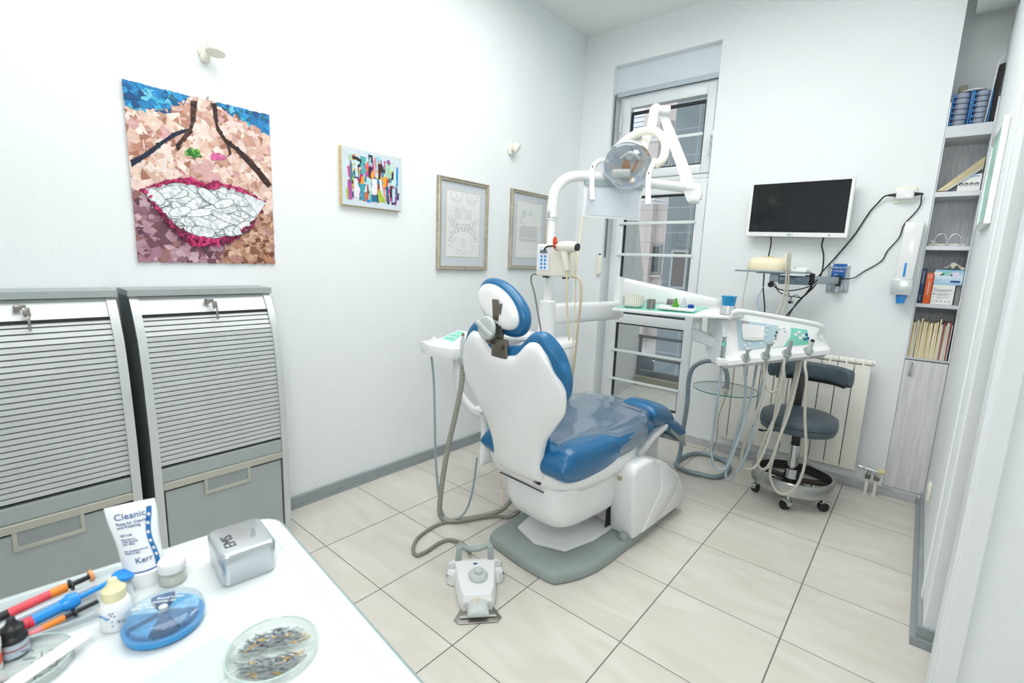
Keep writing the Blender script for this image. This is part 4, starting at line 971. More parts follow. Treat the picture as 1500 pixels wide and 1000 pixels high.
for i, p in enumerate(P):
    t_ = (P[min(i+1, len(P)-1)]-P[max(i-1, 0)]).normalized(); nn = Vector((.2, -.88, -.43)).normalized(); s_ = t_.cross(nn).normalized()
    rr.append([p+nn*(.016*math.cos(a))+s_*(.021*math.sin(a)) for a in [2*PI*k/12 for k in range(12)]])
b.rings(rr); b.build('yoke', M['ivory'], OL, sharp=60)
hn_ = Vector((.30, -.90, -.32)).normalized(); hx = Vector((0, 0, 1)).cross(hn_).normalized()*-1; hx = hn_.cross(Vector((0, 0, 1))).normalized()*-1
hz = hx.cross(hn_).normalized()*1
if hz.z < 0: hz = -hz
if hx.x < 0: hx = -hx
LCn = Vector((-1.218, 2.29, 1.763))
def lampring(s, d_, top=1.0):
    out = []
    for k in range(40):
        a = 2*PI*k/40; c, q_ = math.cos(a), math.sin(a)
        rx = .128 if q_ > 0 else .128*(1-.22*q_*q_)
        out.append(LCn+hx*(c*rx*s)+hz*(q_*.122*s)+hn_*d_)
    return out
def iri():
    m = bpy.data.materials.new('dichroic_reflector'); m.use_nodes = True; N = m.node_tree.nodes; L = m.node_tree.links; b = N['Principled BSDF']
    tc = N.new('ShaderNodeTexCoord'); n = N.new('ShaderNodeTexNoise'); n.inputs['Scale'].default_value = 9; n.inputs['Distortion'].default_value = 1.5
    L.new(tc.outputs['Object'], n.inputs['Vector']); r = N.new('ShaderNodeValToRGB'); e = r.color_ramp.elements
    e[0].position = .3; e[0].color = lin('#a9c4e0'); e[1].position = .72; e[1].color = lin('#d9b088')
    for p_, h in ((.42, '#dfe9ef'), (.52, '#b8cfe3'), (.62, '#efe3cf')):
        q_ = e.new(p_); q_.color = lin(h)
    L.new(n.outputs['Fac'], r.inputs['Fac']); L.new(r.outputs[0], b.inputs['Base Color']); b.inputs['Metallic'].default_value = .2; b.inputs['Roughness'].default_value = .15
    return m
MB().rings([lampring(.95, -.01), lampring(.88, -.035), lampring(.7, -.06), lampring(.4, -.078), lampring(.1, -.083)], False, True).build('reflector', iri(), OL, sharp=80)
MB().rings([lampring(.80, -.07), lampring(.97, -.03), lampring(1.0, -.004), lampring(1.02, .0), lampring(1.02, .010), lampring(.99, .018), lampring(.8, .030), lampring(.45, .038), lampring(.1, .040)], False, True).build('clear_cover', M['lens'], OL, sharp=80)
q_ = LCn+hn_*-.01
b = MB().box(q_+hx*-.03+hz*-.035, (.095, .03, .045), .012, 3, rot=Matrix((hx, hn_, hz)).transposed()); b.build('bulb_shield', M['lgrey'], OL)
lb = MB().lathe([(0, 0), (.022, 0), (.024, .006), (.016, .014), (0, .012)], q_+hx*.012+hz*.048, hn_).tube([q_+hx*-.035+hz*.035, q_+hx*-.01+hz*.052, q_+hx*.012+hz*.055, q_+hx*.035+hz*.052, q_+hx*.055+hz*.032], .009, n=10); lb.build('bulb_socket', M['aluh'], OL)
cop = mat('copper_reflection', '#b58453', .25, .7, var=.15)  # copper-coloured patch and rod painted in for reflections inside the lamp bowl
MB().poly([q_+hx*-.03+hz*-.012, q_+hx*.015+hz*-.012, q_+hx*.01+hz*.034, q_+hx*-.02+hz*.034]).build('painted_glint', cop, OL)
MB().tube([q_+hx*.022+hz*-.03, q_+hx*.05+hz*.03], .006, n=8).build('glint_streak', cop, OL)
for pts in ([(-1.325, 2.285, 1.80), (-1.36, 2.26, 1.798), (-1.385, 2.24, 1.765), (-1.376, 2.22, 1.698), (-1.352, 2.2, 1.596)], [(-1.105, 2.345, 1.79), (-1.094, 2.317, 1.768), (-1.1, 2.295, 1.717), (-1.088, 2.272, 1.652), (-1.07, 2.25, 1.566)]):
    MB().tube(pts, .0125, r2=.014, n=14, sub=8).build('handle', M['white'], OL, sharp=80)
    MB().box(Vector(pts[2])+Vector((.003, -.012, .0)), (.008, .006, .018), .002).build('handle_inlay', M['dsteel'], OL)

# x-ray viewer hanging from the arm
VW = thing('xray_viewer', 'white x-ray viewing panel hanging from the lamp arm', 'light box', (-1.32, 2.34, 1.52))
v0 = Vector((-1.405, 2.20, 0)); vd = Vector((.168, .285, 0)); vn = Vector((.86, -.5, 0))
def vbox(b, s0, s1, z0, z1, d0, d1):
    P_ = [v0+vd*s+vn*d_ for s, d_ in ((s0, d0), (s1, d0), (s1, d1), (s0, d1))]
    return b.rings([[p+Vector((0, 0, z0)) for p in P_], [p+Vector((0, 0, z1)) for p in P_]])
b = MB(); vbox(b, -.02, 1.02, 1.515, 1.69, 0, .012); b.build('housing', M['white'], VW, flat=True)
b = MB(); vbox(b, .02, .98, 1.527, 1.672, .012, .0145); b.build('light_panel', mat('viewer_panel', '#dfe6ee', .3, var=.01), VW, flat=True)
b = MB(); vbox(b, -.02, 1.02, 1.672, 1.698, .004, .020); b.build('clip_rail', mat('clip_grey', '#9fb0b4', .35), VW, flat=True)
b = MB(); 
for s in (.1, .85):
    p = v0+vd*s+vn*.004; b.box(p+Vector((0, 0, 1.70)), (.014, .014, .03), .003)
b.build('hanger', M['white'], VW)
# curing light control unit fixed to the post
CU = thing('curing_light_unit', 'cream curing light control box with blue keys fixed on the post', 'control unit', (-1.42, 2.0, 1.205))
MB().box((-1.42, 2.005, 1.285), (.21, .055, .158), .010, 3).build('box', M['cream'], CU)
MB().bx(-1.519, -1.440, 1.975, 1.9765, 1.235, 1.352).build('keypad_panel', mat('keypad_white', '#e8ecf2', .4), CU, flat=True)
MB().bx(-1.500, -1.456, 1.973, 1.9755, 1.318, 1.334).build('display', mat('lcd_grey', '#6f7a7c', .25), CU, flat=True)
for i in range(2):
    for j in range(4): MB().lathe([(0, 0), (.0072, 0), (.006, .002), (0, .002)], (-1.490+i*.022, 1.9755, 1.303-j*.0185), (0, -1, 0), n=16).build('key', M['bluep'], CU)
for x in (-1.49, -1.37): MB().bx(x, x+.03, 1.99, 2.01, 1.197, 1.206, .002).build('rubber_foot', M['black'], CU)
MB().box((-1.526, 2.0, 1.236), (.006, .02, .02), .002).build('power_switch', mat('switch_green', '#2d6b5e', .4), CU)
CG = thing('curing_light_gun', 'cream pistol-shaped curing light with orange eye shield, hooked on the control box', 'curing light', (-1.33, 1.95, 1.24))
b = MB().lathe([(0, -.005), (.014, 0), (.020, .012), (.024, .028), (.026, .05), (.026, .085), (.022, .103), (.014, .112), (0, .112)], (-1.378, 1.945, 1.351), (1, .06, .0)); b.build('barrel', M['cream'], CG)
MB().prism([(-1.350, 1.340), (-1.318, 1.340), (-1.296, 1.238), (-1.324, 1.236)], 1.933, 1.956, lambda p, s: (p[0], s, p[1]), .006).build('grip', M['cream'], CG)
b = MB()
for k in range(6): b.box((-1.372+.0*k, 1.945+.019*math.cos(k*1.05), 1.351+.019*math.sin(k*1.05)), (.020, .003, .003), .0008)
b.build('vent_slots', M['dark'], CG)
MB().lathe([(0, 0), (.018, .0), (.018, .012), (0, .012)], (-1.272, 1.951, 1.350), (1, .06, 0)).build('end_grille', M['dark'], CG)
MB().tube([(-1.382, 1.944, 1.352), (-1.41, 1.942, 1.353), (-1.438, 1.941, 1.348), (-1.452, 1.941, 1.33)], .0045, n=8).build('light_tip', M['dark'], CG)
MB().lathe([(0, 0), (.034, .0), (.034, .003), (0, .003)], (-1.390, 1.943, 1.368), (1, .1, .1), sx=.9, sy=.6).build('eye_shield', mat('orange_shield', '#e2502c', .25), CG)
MB().tube([(-1.313, 1.945, 1.24), (-1.309, 1.95, 1.128), (-1.307, 1.97, .994), (-1.30, 1.98, .90)], .0045, n=8).build('power_cord', M['manila'], CG, sharp=80)
cord('control_box_hose', [(-1.325, 2.01, 1.21), (-1.295, 2.02, 1.205), (-1.275, 2.02, 1.17), (-1.271, 2.02, 1.097), (-1.276, 2.02, 1.006), (-1.285, 2.02, .823), (-1.30, 2.03, .70)], .0062, mat('hose_tan', '#cbbf9f', .45), 'tan hose curving from the right underside of the control box', 'hose')
cord('viewer_cord', [(-1.40, 2.19, 1.515), (-1.36, 2.1, 1.26), (-1.356, 2.1, 1.122), (-1.355, 2.1, .95), (-1.35, 2.1, .70)], .003, M['manila'], 'thin cream cord hanging from the corner of the viewing panel', 'cable')
cord('control_box_cable', [(-1.522, 2.0, 1.211), (-1.562, 2.0, 1.208), (-1.569, 2.0, 1.173), (-1.543, 2.0, 1.111), (-1.506, 1.99, 1.007), (-1.47, 1.99, .88)], .0045, mat('cable_grey', '#7d817e', .4), 'dark grey cable looping left from the control box down to the basin', 'cable')

# ================================================================== DELIVERY UNIT
DU = thing('delivery_unit', 'white dentist delivery unit with console, bracket tray and swing arms', 'dental unit', (-.60, 2.65, .80))
def boxarm(name, p0, p1, h0, h1, w0, w1, m=None, bev=.012):
    p0, p1 = Vector(p0), Vector(p1); d_ = (p1-p0).normalized(); s_ = d_.cross(Vector((0, 0, 1))).normalized(); up = s_.cross(d_)
    def rg(p, h, w_):
        o = []
        for k in range(20):
            a = 2*PI*k/20; c, q = math.cos(a), math.sin(a)
            o.append(p+s_*(w_*math.copysign(abs(c)**.45, c))+Vector((0, 0, 1))*(h*math.copysign(abs(q)**.45, q)))
        return o
    MB().rings([rg(p0-d_*.0, h0*.7, w0*.7), rg(p0+d_*.01, h0, w0), rg(p1-d_*.01, h1, w1), rg(p1, h1*.7, w1*.7)]).build(name, m or M['white'], DU, sharp=50)
boxarm('lower_arm', (-1.50, 2.08, 1.005), (-1.40, 2.64, 1.005), .055, .055, .035, .035)
MB().cyl((-1.405, 2.66, .96), (-1.405, 2.66, 1.20), .034).build('elbow_joint', M['white'], DU)
boxarm('spring_arm', (-1.43, 2.67, 1.145), (-.86, 2.78, 1.07), .062, .042, .035, .032)
MB().cyl((-.875, 2.78, .99), (-.875, 2.78, 1.11), .032).build('arm_joint', M['white'], DU)
MB().cyl((-.90, 2.60, .93), (-.90, 2.60, 1.03), .026, .022).build('tray_post', M['white'], DU)
boxarm('console_arm', (-.915, 2.59, .93), (-.69, 2.60, .86), .035, .022, .03, .025)
# bracket tray
tp = lambda x, y, z=0: (x, y, 1.036+(y-2.42)*.10+(x+1.31)*.018+z)
MB().prism([(-1.315, 2.42), (-.86, 2.42), (-.80, 2.45), (-.705, 2.475), (-.675, 2.53), (-.68, 2.70), (-.86, 2.70), (-1.315, 2.68)], 0, 1, lambda p, s: tp(p[0], p[1], -.016+s*.016), .003).build('bracket_tray', M['white'], DU, sharp=30)
MB().prism([(-1.300, 2.435), (-.868, 2.435), (-.868, 2.665), (-1.300, 2.665)], 0, 1, lambda p, s: tp(p[0], p[1], .0005+s*.0015)).build('tray_mat', M['teal'], DU, flat=True)
# console head, built in its own local frame
rz = math.radians(43.6); HM = Matrix.Translation((-.715, 2.50, 0)) @ Matrix.Rotation(rz, 4, 'Z')
def hw(x, y, z): return HM @ Vector((x, y, z))
zb = lambda x: .786+.140*x
zt = lambda x: 1.068-.115*x
zp = lambda x: zb(x)+.082-.02*x
def sec(x, s=1.0):
    a, t = zb(x), zt(x); p = zp(x)
    o = [(-.012, a), (-.052, a+.025), (-.050, a+.045), (-.012, p), (.045, t-.03), (.062, t-.004), (.10, t), (.20, t-.004), (.215, t-.03), (.20, a+.05), (.12, a)]
    if s != 1: cy, cz = .08, (a+t)/2; o = [(cy+(y-cy)*s, cz+(z-cz)*s) for y, z in o]
    return [hw(x, y, z) for y, z in o]
MB().rings([sec(-.010, .90), sec(0, 1), sec(.25), sec(.495), sec(.512, .93)]).build('console_body', M['white'], DU, sharp=28)
def face(x, k, d_=.001):    # point on the leaning front face, k 0 bottom .. 1 top
    a, b_ = (-.012, zp(x)), (.045, zt(x)-.03)
    y = a[0]+(b_[0]-a[0])*k; z = a[1]+(b_[1]-a[1])*k
    return hw(x, y-d_, z+d_*.4)
def fpoly(name, P_, m, d_=.001):
    N_ = len(P_); MB().poly([face(x, k, d_) for x, k in P_]).build(name, m, DU, flat=True)
fpoly('display_panel', [(.065, .03), (.215, .03), (.262, .45), (.285, .98), (.065, .98)], M['palebl'], .0015)
fpoly('label_strip', [(.215, .03), (.290, .03), (.338, .5), (.350, .98), (.285, .98), (.262, .45)], M['whitem'])
fpoly('button_panel', [(.290, .03), (.420, .03), (.440, .98), (.350, .98), (.338, .5)], M['teal'])
fpoly('screen', [(.085, .42), (.195, .42), (.205, .86), (.085, .86)], mat('screen_white', '#f6f8f8', .3), .007)
MB().poly([face(.085, .42, .008), face(.195, .42, .008), face(.190, .33, .009), (face(.14, .30, .010)), face(.088, .34, .009)]).build('tape_edge', mat('tape', '#dfe3d8', .4), DU)
ft = face(.085, .885, .005); ux = (hw(1, 0, 0)-hw(0, 0, 0)); fy = (face(.1, 1)-face(.1, 0)).normalized()
text('console_mark', 'FEDESA', .012, M['red'], DU, ft, ux, fy)
def fbtn(x, k, r, m, nm='button'):
    c = face(x, k, .003); nn = ux.cross(fy).normalized()
    if nn.dot(Vector((0, -1, 0))) < 0: nn = -nn
    MB().lathe([(0, 0), (r, 0), (r*.85, .0025), (0, .0025)], c, nn, n=16).build(nm, m, DU)
wb = mat('membrane_button', '#e6eff2', .4)
for x, k in ((.225, .88), (.216, .70), (.205, .53), (.192, .36), (.178, .2), (.120, .2), (.095, .15)): fbtn(x, k, .0068, wb)
for x, k in ((.268, .66), (.258, .50)): fbtn(x, k, .007, M['dsteel'], 'rocker_button')
for x, k in ((.366, .60), (.388, .74), (.403, .56), (.385, .42)): fbtn(x, k, .0095, M['whitem'])
for x, k in ((.424, .64), (.424, .40), (.406, .33)): fbtn(x, k, .0072, M['print'], 'blue_button')
for x, k in ((.285, .80), (.310, .86), (.312, .72), (.240, .20), (.255, .36)):
    c = face(x, k, .004); MB().box(c, (.012, .001, .003), 0, rot=Matrix.Rotation(rz, 3, 'Z')).build('marking', M['ink'], DU, flat=True)
MB().tube([hw(.012, .02, zt(0)-.035), hw(.010, -.012, zt(0)-.005), hw(.05, -.022, zt(.05)+.012), hw(.25, -.022, zt(.25)+.010), hw(.44, -.022, zt(.44)+.004), hw(.475, -.012, zt(.47)-.018), hw(.472, .01, zt(.47)-.045)], .0125, n=14, sub=8).build('grab_handle', M['whitem'], DU, sharp=80)
MB().prism([(.07, .085), (.49, .085), (.49, .20), (.07, .20)], 0, 1, lambda p, s: hw(p[0], p[1], zt(p[0])-.001+s*.003)).build('top_mat', M['teal'], DU, flat=True)
# instrument holders
hold = [(.085, -.045), (.183, -.048), (.290, -.048), (.400, -.045)]
for x, y in hold:
    c = hw(x, y+.004, zb(x)+.050)
    MB().lathe([(.020, -.014), (.023, -.008), (.022, .006), (.016, .008), (.015, -.012), (.020, -.014)], c, HM.to_3x3() @ Vector((0, -.75, .65)), n=24).build('instrument_holder', M['aluh'], DU)
MB().box(hw(-.022, -.020, .822), (.05, .036, .04), .008, rot=Matrix.Rotation(rz, 3, 'Z')).build('syringe_holder', M['white'], DU)
MB().tube([(-.569, 2.62, .817), (-.554, 2.62, .736), (-.522, 2.62, .683), (-.482, 2.62, .703), (-.47, 2.62, .776), (-.477, 2.64, .86)], .005, n=8).build('short_hose', M['hose_w'], DU, sharp=80)

def hp_(name, label, x, y, ln, r, tipr, hose_pts, hr, hm, kind, group=None):
    c = hw(x, y, zb(x)+(.045 if kind != 'syr' else .098)); ax = (HM.to_3x3() @ Vector((-.10, -.42, 1))).normalized() if kind != 'syr' else Vector((.02, -.02, 1)).normalized()
    t = thing(name, label, 'dental tool', tuple(c), 0, group)
    if kind == 'syr':
        MB().lathe([(.007, -.085), (.0115, -.08), (.0115, .02), (.0095, .055), (.0095, .07), (.004, .075), (0, .075)], c, ax, n=20).build('body', M['chrome'], t)
        MB().lathe([(.0118, .022), (.0118, .042)], c, ax, n=20).build('ring_marker', M['teal'], t)
        MB().tube([c+ax*.07, c+ax*.10+Vector((.006, 0, 0)), c+ax*.125+Vector((.014, 0, .0))], .006, r2=.003, n=10).build('plastic_nozzle', M['lens'], t)
    else:
        MB().lathe([(r*.8, -.03), (r, -.02), (r*1.05, 0), (r*.9, ln*.45), (r*.75, ln*.8), (tipr, ln), (0, ln)], c, ax, n=20).build('body', M['aluh'] if kind != 'cap' else M['lgrey'], t)
        if kind == 'turb': MB().cyl(c+ax*ln+Vector((-.012, -.006, .0)), c+ax*ln+Vector((.010, .006, .004)), tipr*1.5).build('head', M['chrome'], t)
        if kind == 'cap': MB().lathe([(0, 0), (tipr*1.1, 0), (tipr*.9, .006), (0, .007)], c+ax*ln, ax).build('end_cap', M['dark'], t)
    MB().tube([c+ax*-.028]+hose_pts, hr, n=10, sub=8).build('hose', hm, t, sharp=80)
    return t
hp_('air_syringe', 'steel air-water syringe with teal ring at the left end of the console', -.022, -.022, .1, .01, .006, [(-.714, 2.47, .77), (-.710, 2.45, .64), (-.712, 2.45, .494), (-.714, 2.45, .37), (-.69, 2.45, .29), (-.655, 2.46, .277), (-.63, 2.47, .309), (-.612, 2.49, .4), (-.599, 2.54, .523), (-.593, 2.60, .665), (-.60, 2.66, .83)], .0062, M['hose_b'], 'syr')
hp_('dental_handpiece', 'short steel handpiece in the leftmost front holder of the console', .085, -.045, .055, .010, .006, [(-.618, 2.53, .77), (-.607, 2.54, .642), (-.621, 2.54, .468), (-.646, 2.55, .336), (-.658, 2.55, .231), (-.642, 2.55, .191), (-.608, 2.55, .247), (-.575, 2.57, .358), (-.56, 2.60, .509), (-.563, 2.64, .652), (-.565, 2.70, .83)], .0068, M['hose_b'], 'turb')
hp_('dental_handpiece', 'steel turbine handpiece in the second holder from the left', .183, -.048, .075, .0115, .0075, [(-.552, 2.60, .80), (-.543, 2.60, .682), (-.565, 2.60, .544), (-.595, 2.60, .413), (-.604, 2.60, .309), (-.584, 2.60, .264), (-.536, 2.60, .286), (-.505, 2.62, .389), (-.49, 2.66, .539), (-.498, 2.70, .691), (-.50, 2.76, .85)], .0068, M['hose_w'], 'turb')
hp_('dental_handpiece', 'tapered grey handpiece standing in the third holder from the left', .290, -.048, .085, .0125, .007, [(-.48, 2.66, .81), (-.465, 2.65, .725), (-.479, 2.65, .578), (-.512, 2.65, .447), (-.535, 2.65, .34), (-.531, 2.65, .278), (-.502, 2.65, .268), (-.476, 2.65, .321), (-.454, 2.66, .451), (-.434, 2.70, .589), (-.43, 2.76, .72), (-.43, 2.82, .86)], .0075, M['hose_w'], 'cone')
hp_('dental_handpiece', 'pale handpiece with black end cap in the rightmost holder', .400, -.045, .065, .013, .009, [(-.398, 2.72, .82), (-.38, 2.70, .756), (-.366, 2.70, .582), (-.34, 2.70, .409), (-.34, 2.70, .286), (-.365, 2.70, .19), (-.402, 2.70, .148), (-.446, 2.70, .155), (-.482, 2.70, .227), (-.477, 2.70, .33), (-.459, 2.70, .449), (-.448, 2.74, .623), (-.445, 2.79, .745), (-.445, 2.83, .86)], .0068, M['hose_w'], 'cap')

# things on the bracket tray
def on_tray(x, y, dz=.002): return tp(x, y, dz)
x, y, z = on_tray(-1.225, 2.50)
t = thing('cotton_roll_pot', 'round white ribbed pot of cotton rolls on the left of the tray', 'pot', (x, y, z))
MB().lathe([(0, 0), (.052, 0), (.054, .006), (.054, .014), (.050, .016)], (x, y, z), n=36).build('base', M['lens'], t)
b = MB(); R = random.Random(4)
for k in range(26):
    a = 2*PI*k/26; b.cyl((x+.047*math.cos(a), y+.047*math.sin(a), z+.006), (x+.047*math.cos(a), y+.047*math.sin(a), z+.068+R.uniform(-.003, .003)), .0056, n=8)
for k in range(16):
    a = 2*PI*k/16; b.cyl((x+.034*math.cos(a), y+.034*math.sin(a), z+.006), (x+.034*math.cos(a), y+.034*math.sin(a), z+.066+R.uniform(-.004, .003)), .0056, n=8)
tag(b.build('cotton_rolls', mat('cotton', '#eceadf', .8, var=.05), t), kind='stuff')
def cup(name, x, y, r, h, m, label, cat, inner=None, group=None):
    x, y, z = on_tray(x, y); b = MB().lathe([(0, 0), (r, 0), (r, h), (r*.88, h), (r*.86, .004), (0, .004)], (x, y, z), n=28)
    return centred(name, b, m, label, cat, group)
cup('metal_pot', -1.12, 2.49, .0225, .050, M['steel'], 'small steel cylinder pot beside the cotton roll pot', 'pot')
x, y, z = on_tray(-1.035, 2.56); b = MB().box((x, y, z+.024), (.045, .03, .047), .003); centred('foil_box', b, M['steel'], 'small dark metallic box at the back of the tray', 'box')
t_ = thing('instrument_box', 'flat white lidded box lying on the tray under the coloured bottles', 'box', on_tray(-.975, 2.485))
x, y, z = on_tray(-.975, 2.485)
MB().box((x, y, z+.010), (.195, .065, .016), .004).build('body', M['white'], t_); MB().box((x-.06, y, z+.021), (.06, .05, .007), .003).build('raised_lid', M['white'], t_)
MB().box((x-.085, y-.0335, z+.012), (.005, .001, .004)).build('latch_mark', M['ink'], t_, flat=True)
def bottle(x, y, hexc, label, kind):
    m = glass_mat('bottle_'+hexc[1:], hexc, .06, .05, .45); px, py, pz = on_tray(x, y); pz += .0175
    t = thing('dappen_bottle', label, 'bottle', (px, py, pz))
    MB().lathe([(0, 0), (.015, 0), (.0165, .004), (.0165, .013), (.012, .017), (.009, .018), (0, .018)], (px, py, pz), n=20).build('base', m, t)
    if kind == 0: MB().lathe([(0, .018), (.010, .019), (.008, .03), (.0065, .04), (.004, .046), (0, .046)], (px, py, pz), n=16).build('stopper', m, t)
    elif kind == 1: MB().lathe([(0, .018), (.012, .019), (.008, .035), (.006, .05), (0, .051)], (px, py, pz), n=16).build('stopper', m, t)
    else: MB().tube([(px-.004, py, pz+.018), (px-.003, py, pz+.028), (px+.006, py, pz+.034), (px+.004, py, pz+.044)], .003, n=8).build('glass_rod', M['lens'], t)
bottle(-.985, 2.495, '#6fd12c', 'tiny green glass bottle on the white instrument box', 0)
bottle(-.943, 2.495, '#e8edf0', 'tiny clear glass bottle between the green and blue ones', 1)
bottle(-.905, 2.495, '#1b63c9', 'tiny blue glass bottle on the right end of the instrument box', 2)
x, y, z = on_tray(-.728, 2.515, .0)
t = thing('rinse_cup', 'bright blue plastic cup standing in a silver holder on the unit', 'cup', (x, y, z))
MB().lathe([(0, 0), (.037, 0), (.035, .035), (.033, .042), (.0, .042)], (x, y, z)).build('cup_holder', M['alu'], t)
MB().lathe([(0, .040), (.029, .040), (.033, .082), (.038, .087), (.038, .089), (.031, .085), (.028, .045), (0, .044)], (x, y, z), n=32).build('cup', mat('cup_blue', '#25a8e0', .25, var=.04, trans=.3), t)
# ================================================================== STOOL
ST = thing('dentist_stool', 'grey leather dentist stool with curved backrest and chrome foot ring', 'stool', (-.43, 3.0, 0))
MB().rings([srect(-.43, 2.975, .185*s, .185*s, z, e=2.3) for s, z in ((.80, .425), (.96, .432), (1.0, .455), (1.0, .485), (.97, .505), (.85, .517), (.5, .522), (.1, .523))]).build('seat', M['leather'], ST, sharp=80)
MB().rings([srect(-.43, 2.975, .187, .187, z, e=2.3) for z in (.468, .471)], False, False).build('seat_seam', M['black'], ST)
bk = [(-.625, 3.09), (-.60, 3.17), (-.53, 3.225), (-.43, 3.24), (-.33, 3.225), (-.265, 3.17), (-.235, 3.10)]
P = catmull([(x, y, .715) for x, y in bk], 6); rr = []
for i, p in enumerate(P):
    tt = (P[min(i+1, len(P)-1)]-P[max(0, i-1)]).normalized(); s_ = Vector((tt.y, -tt.x, 0)); k = 1 if 1 < i < len(P)-2 else .6
    rr.append([p+s_*(.023*k*math.copysign(abs(math.cos(a))**.6, math.cos(a)))+Vector((0, 0, .048*k*math.copysign(abs(math.sin(a))**.6, math.sin(a))-.0*abs(i-18))) for a in [2*PI*q/16 for q in range(16)]])
MB().rings(rr).build('backrest', M['leather'], ST, sharp=80)
P2 = catmull([(x*1.0, y+.004, .662) for x, y in bk[1:-1]], 5)
MB().tube([tuple(p) for p in P2], .014, n=8, sub=1).build('backrest_rail', M['black'], ST)
MB().box((-.49, 3.19, .56), (.07, .012, .24), .004, rot=Matrix.Rotation(-.12, 3, 'X')).build('back_support', mat('dark_brown_metal', '#3b3534', .4, .3), ST)
MB().box((-.49, 3.12, .44), (.06, .16, .012), .003).build('support_bracket', M['black'], ST)
MB().cyl((-.43, 2.99, .16), (-.43, 2.99, .33), .028, .028).lathe([(.040, 0), (.034, .02), (.03, .05)], (-.43, 2.99, .14)).build('gas_column', M['chrome'], ST)
MB().cyl((-.43, 2.99, .33), (-.43, 2.99, .43), .022).box((-.43, 2.98, .415), (.12, .12, .03), .006).build('column_sleeve', M['black'], ST)
MB().tube([(-.44, 2.97, .40), (-.52, 2.93, .40), (-.575, 2.90, .395)], .0045, n=8).box((-.59, 2.895, .394), (.03, .012, .012), .004).build('height_lever', M['black'], ST)
C0 = (-.43, 3.03)
prof = [(.192, .085), (.205, .088), (.207, .15), (.203, .158), (.190, .158), (.187, .150), (.186, .092), (.192, .085)]
MB().lathe(prof, (C0[0], C0[1], 0), n=48).build('foot_ring', mat('brushed_ring', '#b9bab8', .28, .95, var=.1, scale=14), ST)
MB().lathe([(.1855, .095), (.1855, .150)], (C0[0], C0[1], 0), n=48).build('ring_lining', mat('ring_lining', '#2d2b2c', .6), ST)
b = MB()
for k in range(5):
    a = 2*PI*k/5+.35; b.box((C0[0]+.09*math.cos(a), C0[1]+.09*math.sin(a), .112), (.19, .045, .02), .005, rot=Matrix.Rotation(a, 3, 'Z'))
b.lathe([(0, .09), (.05, .09), (.045, .14), (0, .14)], (C0[0], C0[1], 0)); b.build('star_base', mat('base_plate_dark', '#4a4644', .3, .6), ST)
for k in range(5):
    a = -1.45+2*PI*k/5; cx, cy = C0[0]+.185*math.cos(a), C0[1]+.185*math.sin(a)
    cst = MB().cyl((cx, cy, .06), (cx, cy, .092), .008).prism([(-.03, .03), (.022, .03), (.022, .055), (0, .066), (-.022, .060), (-.034, .045)], -.012, .012, lambda p, s, a=a, cx=cx, cy=cy: (cx+p[0]*math.cos(a+.9)-s*math.sin(a+.9), cy+p[0]*math.sin(a+.9)+s*math.cos(a+.9), p[1]), .003).build('caster', M['chrome'], ST)
    MB().cyl((cx-.015*math.cos(a+.9)+.014*math.sin(a+.9), cy-.015*math.sin(a+.9)-.014*math.cos(a+.9), .025), (cx-.015*math.cos(a+.9)-.014*math.sin(a+.9), cy-.015*math.sin(a+.9)+.014*math.cos(a+.9), .025), .025).build('wheel', M['black'], cst)

# ================================================================== RADIATOR
RD = thing('radiator', 'white sectional radiator on the back wall behind the stool', 'radiator', (-.56, 3.42, .13))
M['rad'] = mat('radiator_enamel', '#ecebe2', .35, var=.01)
n = 10; xa, xb = -.975, -.168
for k in range(n):
    x0 = xa+(xb-xa)*k/n; x1 = xa+(xb-xa)*(k+1)/n; w_ = x1-x0
    b = MB().bx(x0+.002, x1-.002, 3.372, 3.380, .135, .745, .003)
    b.box((x0+w_/2, 3.405, .44), (.012, .06, .60), .002)
    b.bx(x0+.004, x1-.004, 3.425, 3.432, .14, .74, .002)
    b.cyl((x0+.001, 3.41, .775), (x1-.001, 3.41, .775), .019, n=16).cyl((x0+.001, 3.41, .16), (x1-.001, 3.41, .16), .019, n=16)
    b.prism([(3.374, .745), (3.374, .752), (3.395, .795), (3.42, .797), (3.436, .78), (3.436, .74)], x0+w_/2-.004, x0+w_/2+.004, lambda p, s: (s, p[0], p[1]))
    b.bx(x0+.004, x1-.004, 3.374, 3.385, .738, .760, .003)
    b.build('section', M['rad'], RD, sharp=50)
MB().bx(xa+.002, xb-.002, 3.384, 3.386, .15, .74).build('section_gap', M['dark'], RD, flat=True)
MB().cyl((xb, 3.41, .775), (xb+.012, 3.41, .775), .016).build('end_plug', M['rad'], RD)
b = MB().cyl((xa+.3, 3.41, .70), (xa+.3, 3.4835, .70), .006).cyl((xb-.2, 3.41, .70), (xb-.2, 3.4835, .70), .006); b.build('wall_bracket', M['rad'], RD)
VV = thing('radiator_valve', 'chrome radiator valve with cream knob and two pipes into the floor', 'valve', (-.09, 3.41, 0))
b = MB().cyl((-.156, 3.41, .16), (-.13, 3.41, .155), .012).cyl((-.135, 3.41, .156), (-.06, 3.405, .15), .009).cyl((-.125, 3.41, .17), (-.045, 3.40, .12), .007)
b.cyl((-.105, 3.41, .12), (-.10, 3.41, .150), .010).cyl((-.065, 3.41, .115), (-.07, 3.41, .145), .010).cyl((-.135, 3.41, .157), (-.12, 3.41, .156), .015, n=6)
b.build('valve_body', M['chrome'], VV)
